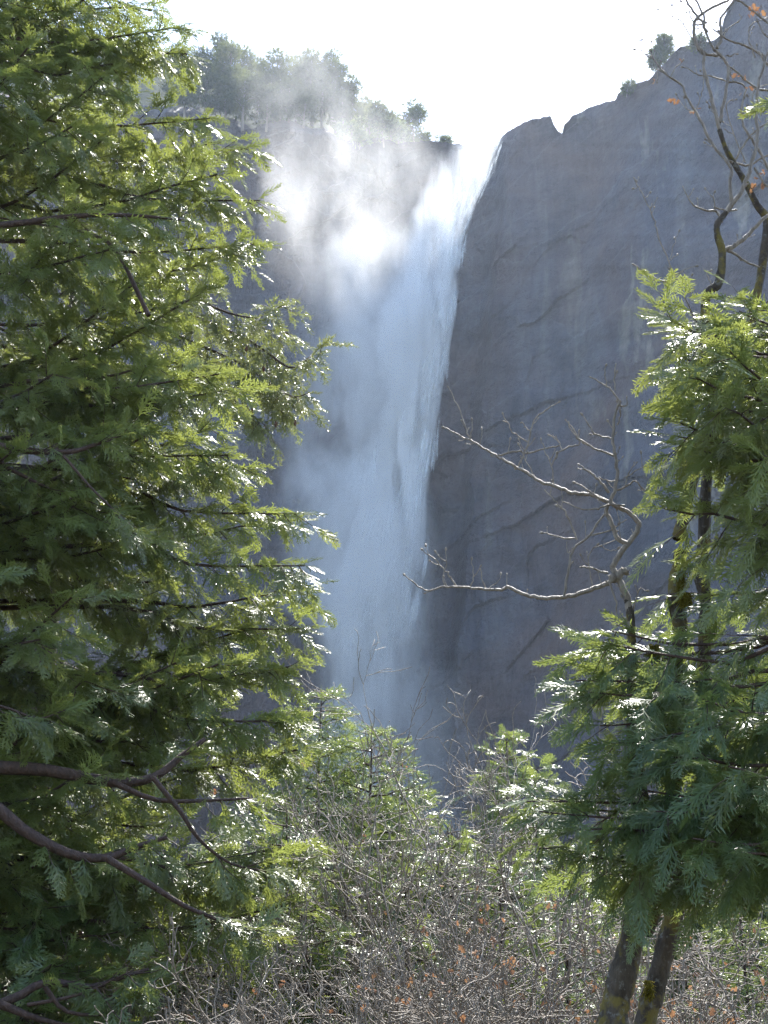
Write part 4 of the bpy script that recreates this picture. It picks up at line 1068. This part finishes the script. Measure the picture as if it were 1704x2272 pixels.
    for k, (px, py, Y, label, nl) in enumerate(specs):
        top = P(px, py, Y); x0 = float(top[0] + rng.uniform(-.5, .5)); gz = float(ground_z(x0, Y)); org = np.array([x0, Y, gz])
        root = empty("bare_bush", tuple(org)); tag(root, label, "bush", G)
        H = top[2] - gz; tb = Tubes(4); lv = []
        ns = 5
        for s in range(ns):
            a = s / ns * 6.28 + rng.uniform(-.5, .5); ln = rng.uniform(.25, .85) if s else .1
            d = np.array([math.cos(a) * ln, math.sin(a) * ln * .7, 1.0])
            grow(tb, lv, rng, org + [0, 0, -.1], d, H * rng.uniform(.48, .68) * (1.1 if s == 0 else 1.0), .020 + .0065 * H * rng.uniform(.5, 1), 0, 4, 8, [7, 5, 4, 2], .13, .02, rmin=.0046)
        # cut what sticks out above the bush's own height
        tb.merge(bud_mesh([l for l in lv if rng.random() < .35], rng, .007))
        tb.build("stems", M_twig, root, 0, rng, org)
        if nl:
            pts = [l[0] for l in lv if rng.random() < [0, .03, .07, .22][nl]]
            dead_leaves("dead_leaves", pts, rng, .065, M_dead, root, org)
        print("bush", k, tb.k)

# ================================================================ TREES ON THE RIM
def rim_tree(px, py_top, py_base, Y, w_px, seed, label, group, dark=0, shape='pine', mat=None):
    rng = np.random.default_rng(seed)
    b = P(px, py_base, Y); t_ = P(px, py_top, Y); H = t_[2] - b[2]; W = w_px / FPX * Y * 1.15 / 2
    root = empty("pine_tree" if shape == 'pine' else "rim_shrub", tuple(b)); tag(root, label, "tree" if shape == 'pine' else "shrub", group)
    tb = Tubes(6)
    h = np.linspace(0, 1, 7)
    tb.add(np.stack([b[0] + .3 * np.sin(h * 3 + seed), b[1] + 0 * h, b[2] - 1.5 + (H * .93 + 1.5) * h], 1), np.linspace(.028 * H + .05, .05, 7))
    cr = Crown(); n = int(210 + 12 * H) if shape == 'pine' else 120
    lobes = []
    nlb = 14 if shape == 'pine' else 6
    for i in range(nlb):
        f = (i + rng.random()) / nlb
        if shape == 'pine': f = .30 + .68 * f; rad = W * (1.15 - .85 * ((f - .30) / .70) ** 1.3)
        else: f = .15 + .75 * f; rad = W * math.sqrt(max(.1, 1 - (f - .3) ** 2))
        a = rng.uniform(0, 6.28); o = b + [math.cos(a) * rad * rng.uniform(.3, .85), math.sin(a) * rad * rng.uniform(.3, .85), H * f]
        lobes.append((o, rng.uniform(.3, .55) * W + .7))
        tb.add(np.array([[b[0], b[1], o[2] - .12 * H], (np.array([b[0], b[1], o[2] - .05 * H]) + o) / 2, o]), [.12, .09, .04])
    for o, r in lobes:
        for _ in range(n // nlb * 4):
            v = nrm(rng.normal(0, 1, 3)); p = o + v * np.array([1.15, 1.15, .62]) * r * rng.uniform(.45, 1.0)
            cr.add(p, nrm(v + rng.normal(0, .6, 3)), nrm(rng.normal(0, 1, 3)), rng.uniform(.7, 1.35), rng.uniform(-.1, .4))
    cr.build("crown", SP_LITE, mat or M_rim, rng, root, b)
    tb.build("trunk", M_twig, root, .1, rng, b)
if 'rim' not in SKIP:
    G = "pines on the left rim"
    for k, (px, t_, b_, dY, w, lab) in enumerate([
        (392, 100, 250, 20, 70, "rim pine nearest the big cedar's top, half behind it"), (440, 110, 225, 40, 80, "broad rim pine just right of the big cedar"), (486, 78, 215, 45, 62, "tallest pale-topped pine on the left rim"),
        (530, 105, 230, 30, 70, "rounded grey-green rim pine right of the tallest one"), (455, 165, 262, 14, 60, "lower rim pine in front of the tallest one"), (540, 170, 275, 6, 74, "rim pine with a bare pale trunk showing below its crown"),
        (572, 135, 240, 40, 60, "rim pine in the dip between the two clumps"), (620, 110, 250, 20, 90, "dark round-headed pine standing up above the rim clump"), (655, 128, 255, 35, 70, "rim pine tucked behind the dark round-headed one"),
        (690, 140, 265, 25, 66, "rim pine right of the dark round-headed one"), (745, 140, 285, 12, 50, "narrow pointed pine near the clump's right end"), (715, 165, 280, 8, 62, "rim pine with dark stems above the white slabs"),
        (782, 178, 290, 10, 46, "last leaning pine at the right end of the rim clump"), (640, 190, 275, 6, 80, "low rim pine veiled by blowing spray"), (590, 200, 275, 5, 70, "low rim pine above the pale rock ledge"),
        (760, 215, 292, 4, 50, "small dark pine under the narrow pointed one"), (500, 180, 262, 10, 60, "mid rim pine left of the pale trunk"), (410, 180, 255, 6, 60, "low rim pine against the cedar's outline"), (675, 205, 280, 3, 60, "bushy low pine directly above the white slabs")]):
        Yb = float(np.interp(px, DEP[:, 0], DEP[:, 1])) + 4 + dY
        rim_tree(px, t_, b_ + 8, Yb, w, 200 + k, lab, G)
    for k, (px, t_, b_, w, lab) in enumerate([(818, 248, 305, 60, "yellow-green shrub on the rim right of the pines"), (850, 262, 318, 60, "yellow-green shrub second from the pines"), (885, 280, 318, 50, "last low shrub before the lone pale pine"), (800, 285, 330, 36, "small shrub hanging below the rim under the pines"), (770, 270, 305, 40, "shrub at the foot of the leaning last pine")]):
        rim_tree(px, t_, b_, float(np.interp(px, DEP[:, 0], DEP[:, 1])) + 4, w, 240 + k, lab, "yellow-green shrubs on the rim", shape='shrub', mat=M_young)
    for k, (px, t_, b_, w, lab) in enumerate([(1392, 184, 206, 26, "tiny scrub bush on the right-hand ridge crest, lower of two"), (1545, 84, 104, 34, "low scrub bush behind the bare oak limbs on the right-hand ridge")]):
        rim_tree(px, t_, b_, float(np.interp(px, DEP[:, 0], DEP[:, 1])) - 4, w, 250 + k, lab, None, shape='shrub')
    for k, (px, t_, b_, w, lab) in enumerate([(812, 222, 300, 40, "small upright pine just beyond the leaning last pine of the clump"), (735, 120, 270, 60, "tall pine behind the narrow pointed one"), (690, 118, 262, 70, "round-topped pine behind the stems above the white slabs"), (510, 100, 240, 74, "wide dim pine behind the tallest one"), (600, 150, 260, 76, "wide dim pine filling the dip between the clumps")]):
        rim_tree(px, t_, b_, float(np.interp(px, DEP[:, 0], DEP[:, 1])) + 22, w, 270 + k, lab, G)
    for k, (px, t_, b_, w, lab) in enumerate([(945, 296, 322, 34, "small scrub right beside the lone pale pine"), (985, 303, 324, 30, "last tiny scrub on the rim before the lip"), (895, 292, 320, 36, "small scrub just left of the lone pale pine"), (838, 232, 300, 50, "young rim pine standing in the yellow-green shrubs"), (866, 256, 312, 40, "shortest rim pine, at the right end of the yellow-green shrubs")]):
        rim_tree(px, t_, b_, float(np.interp(px, DEP[:, 0], DEP[:, 1])) + 5, w, 280 + k, lab, None, shape='pine' if k > 2 else 'shrub')
    rim_tree(918, 235, 318, 428, 62, 260, "lone pale pine bleached by glare on the rim left of the lip", None)
    rim_tree(1478, 82, 150, 362, 34, 261, "small dark pine perched on the right-hand ridge", None)
    rim_tree(1462, 110, 160, 360, 30, 262, "tiny pine leaning below the one on the right-hand ridge", None)
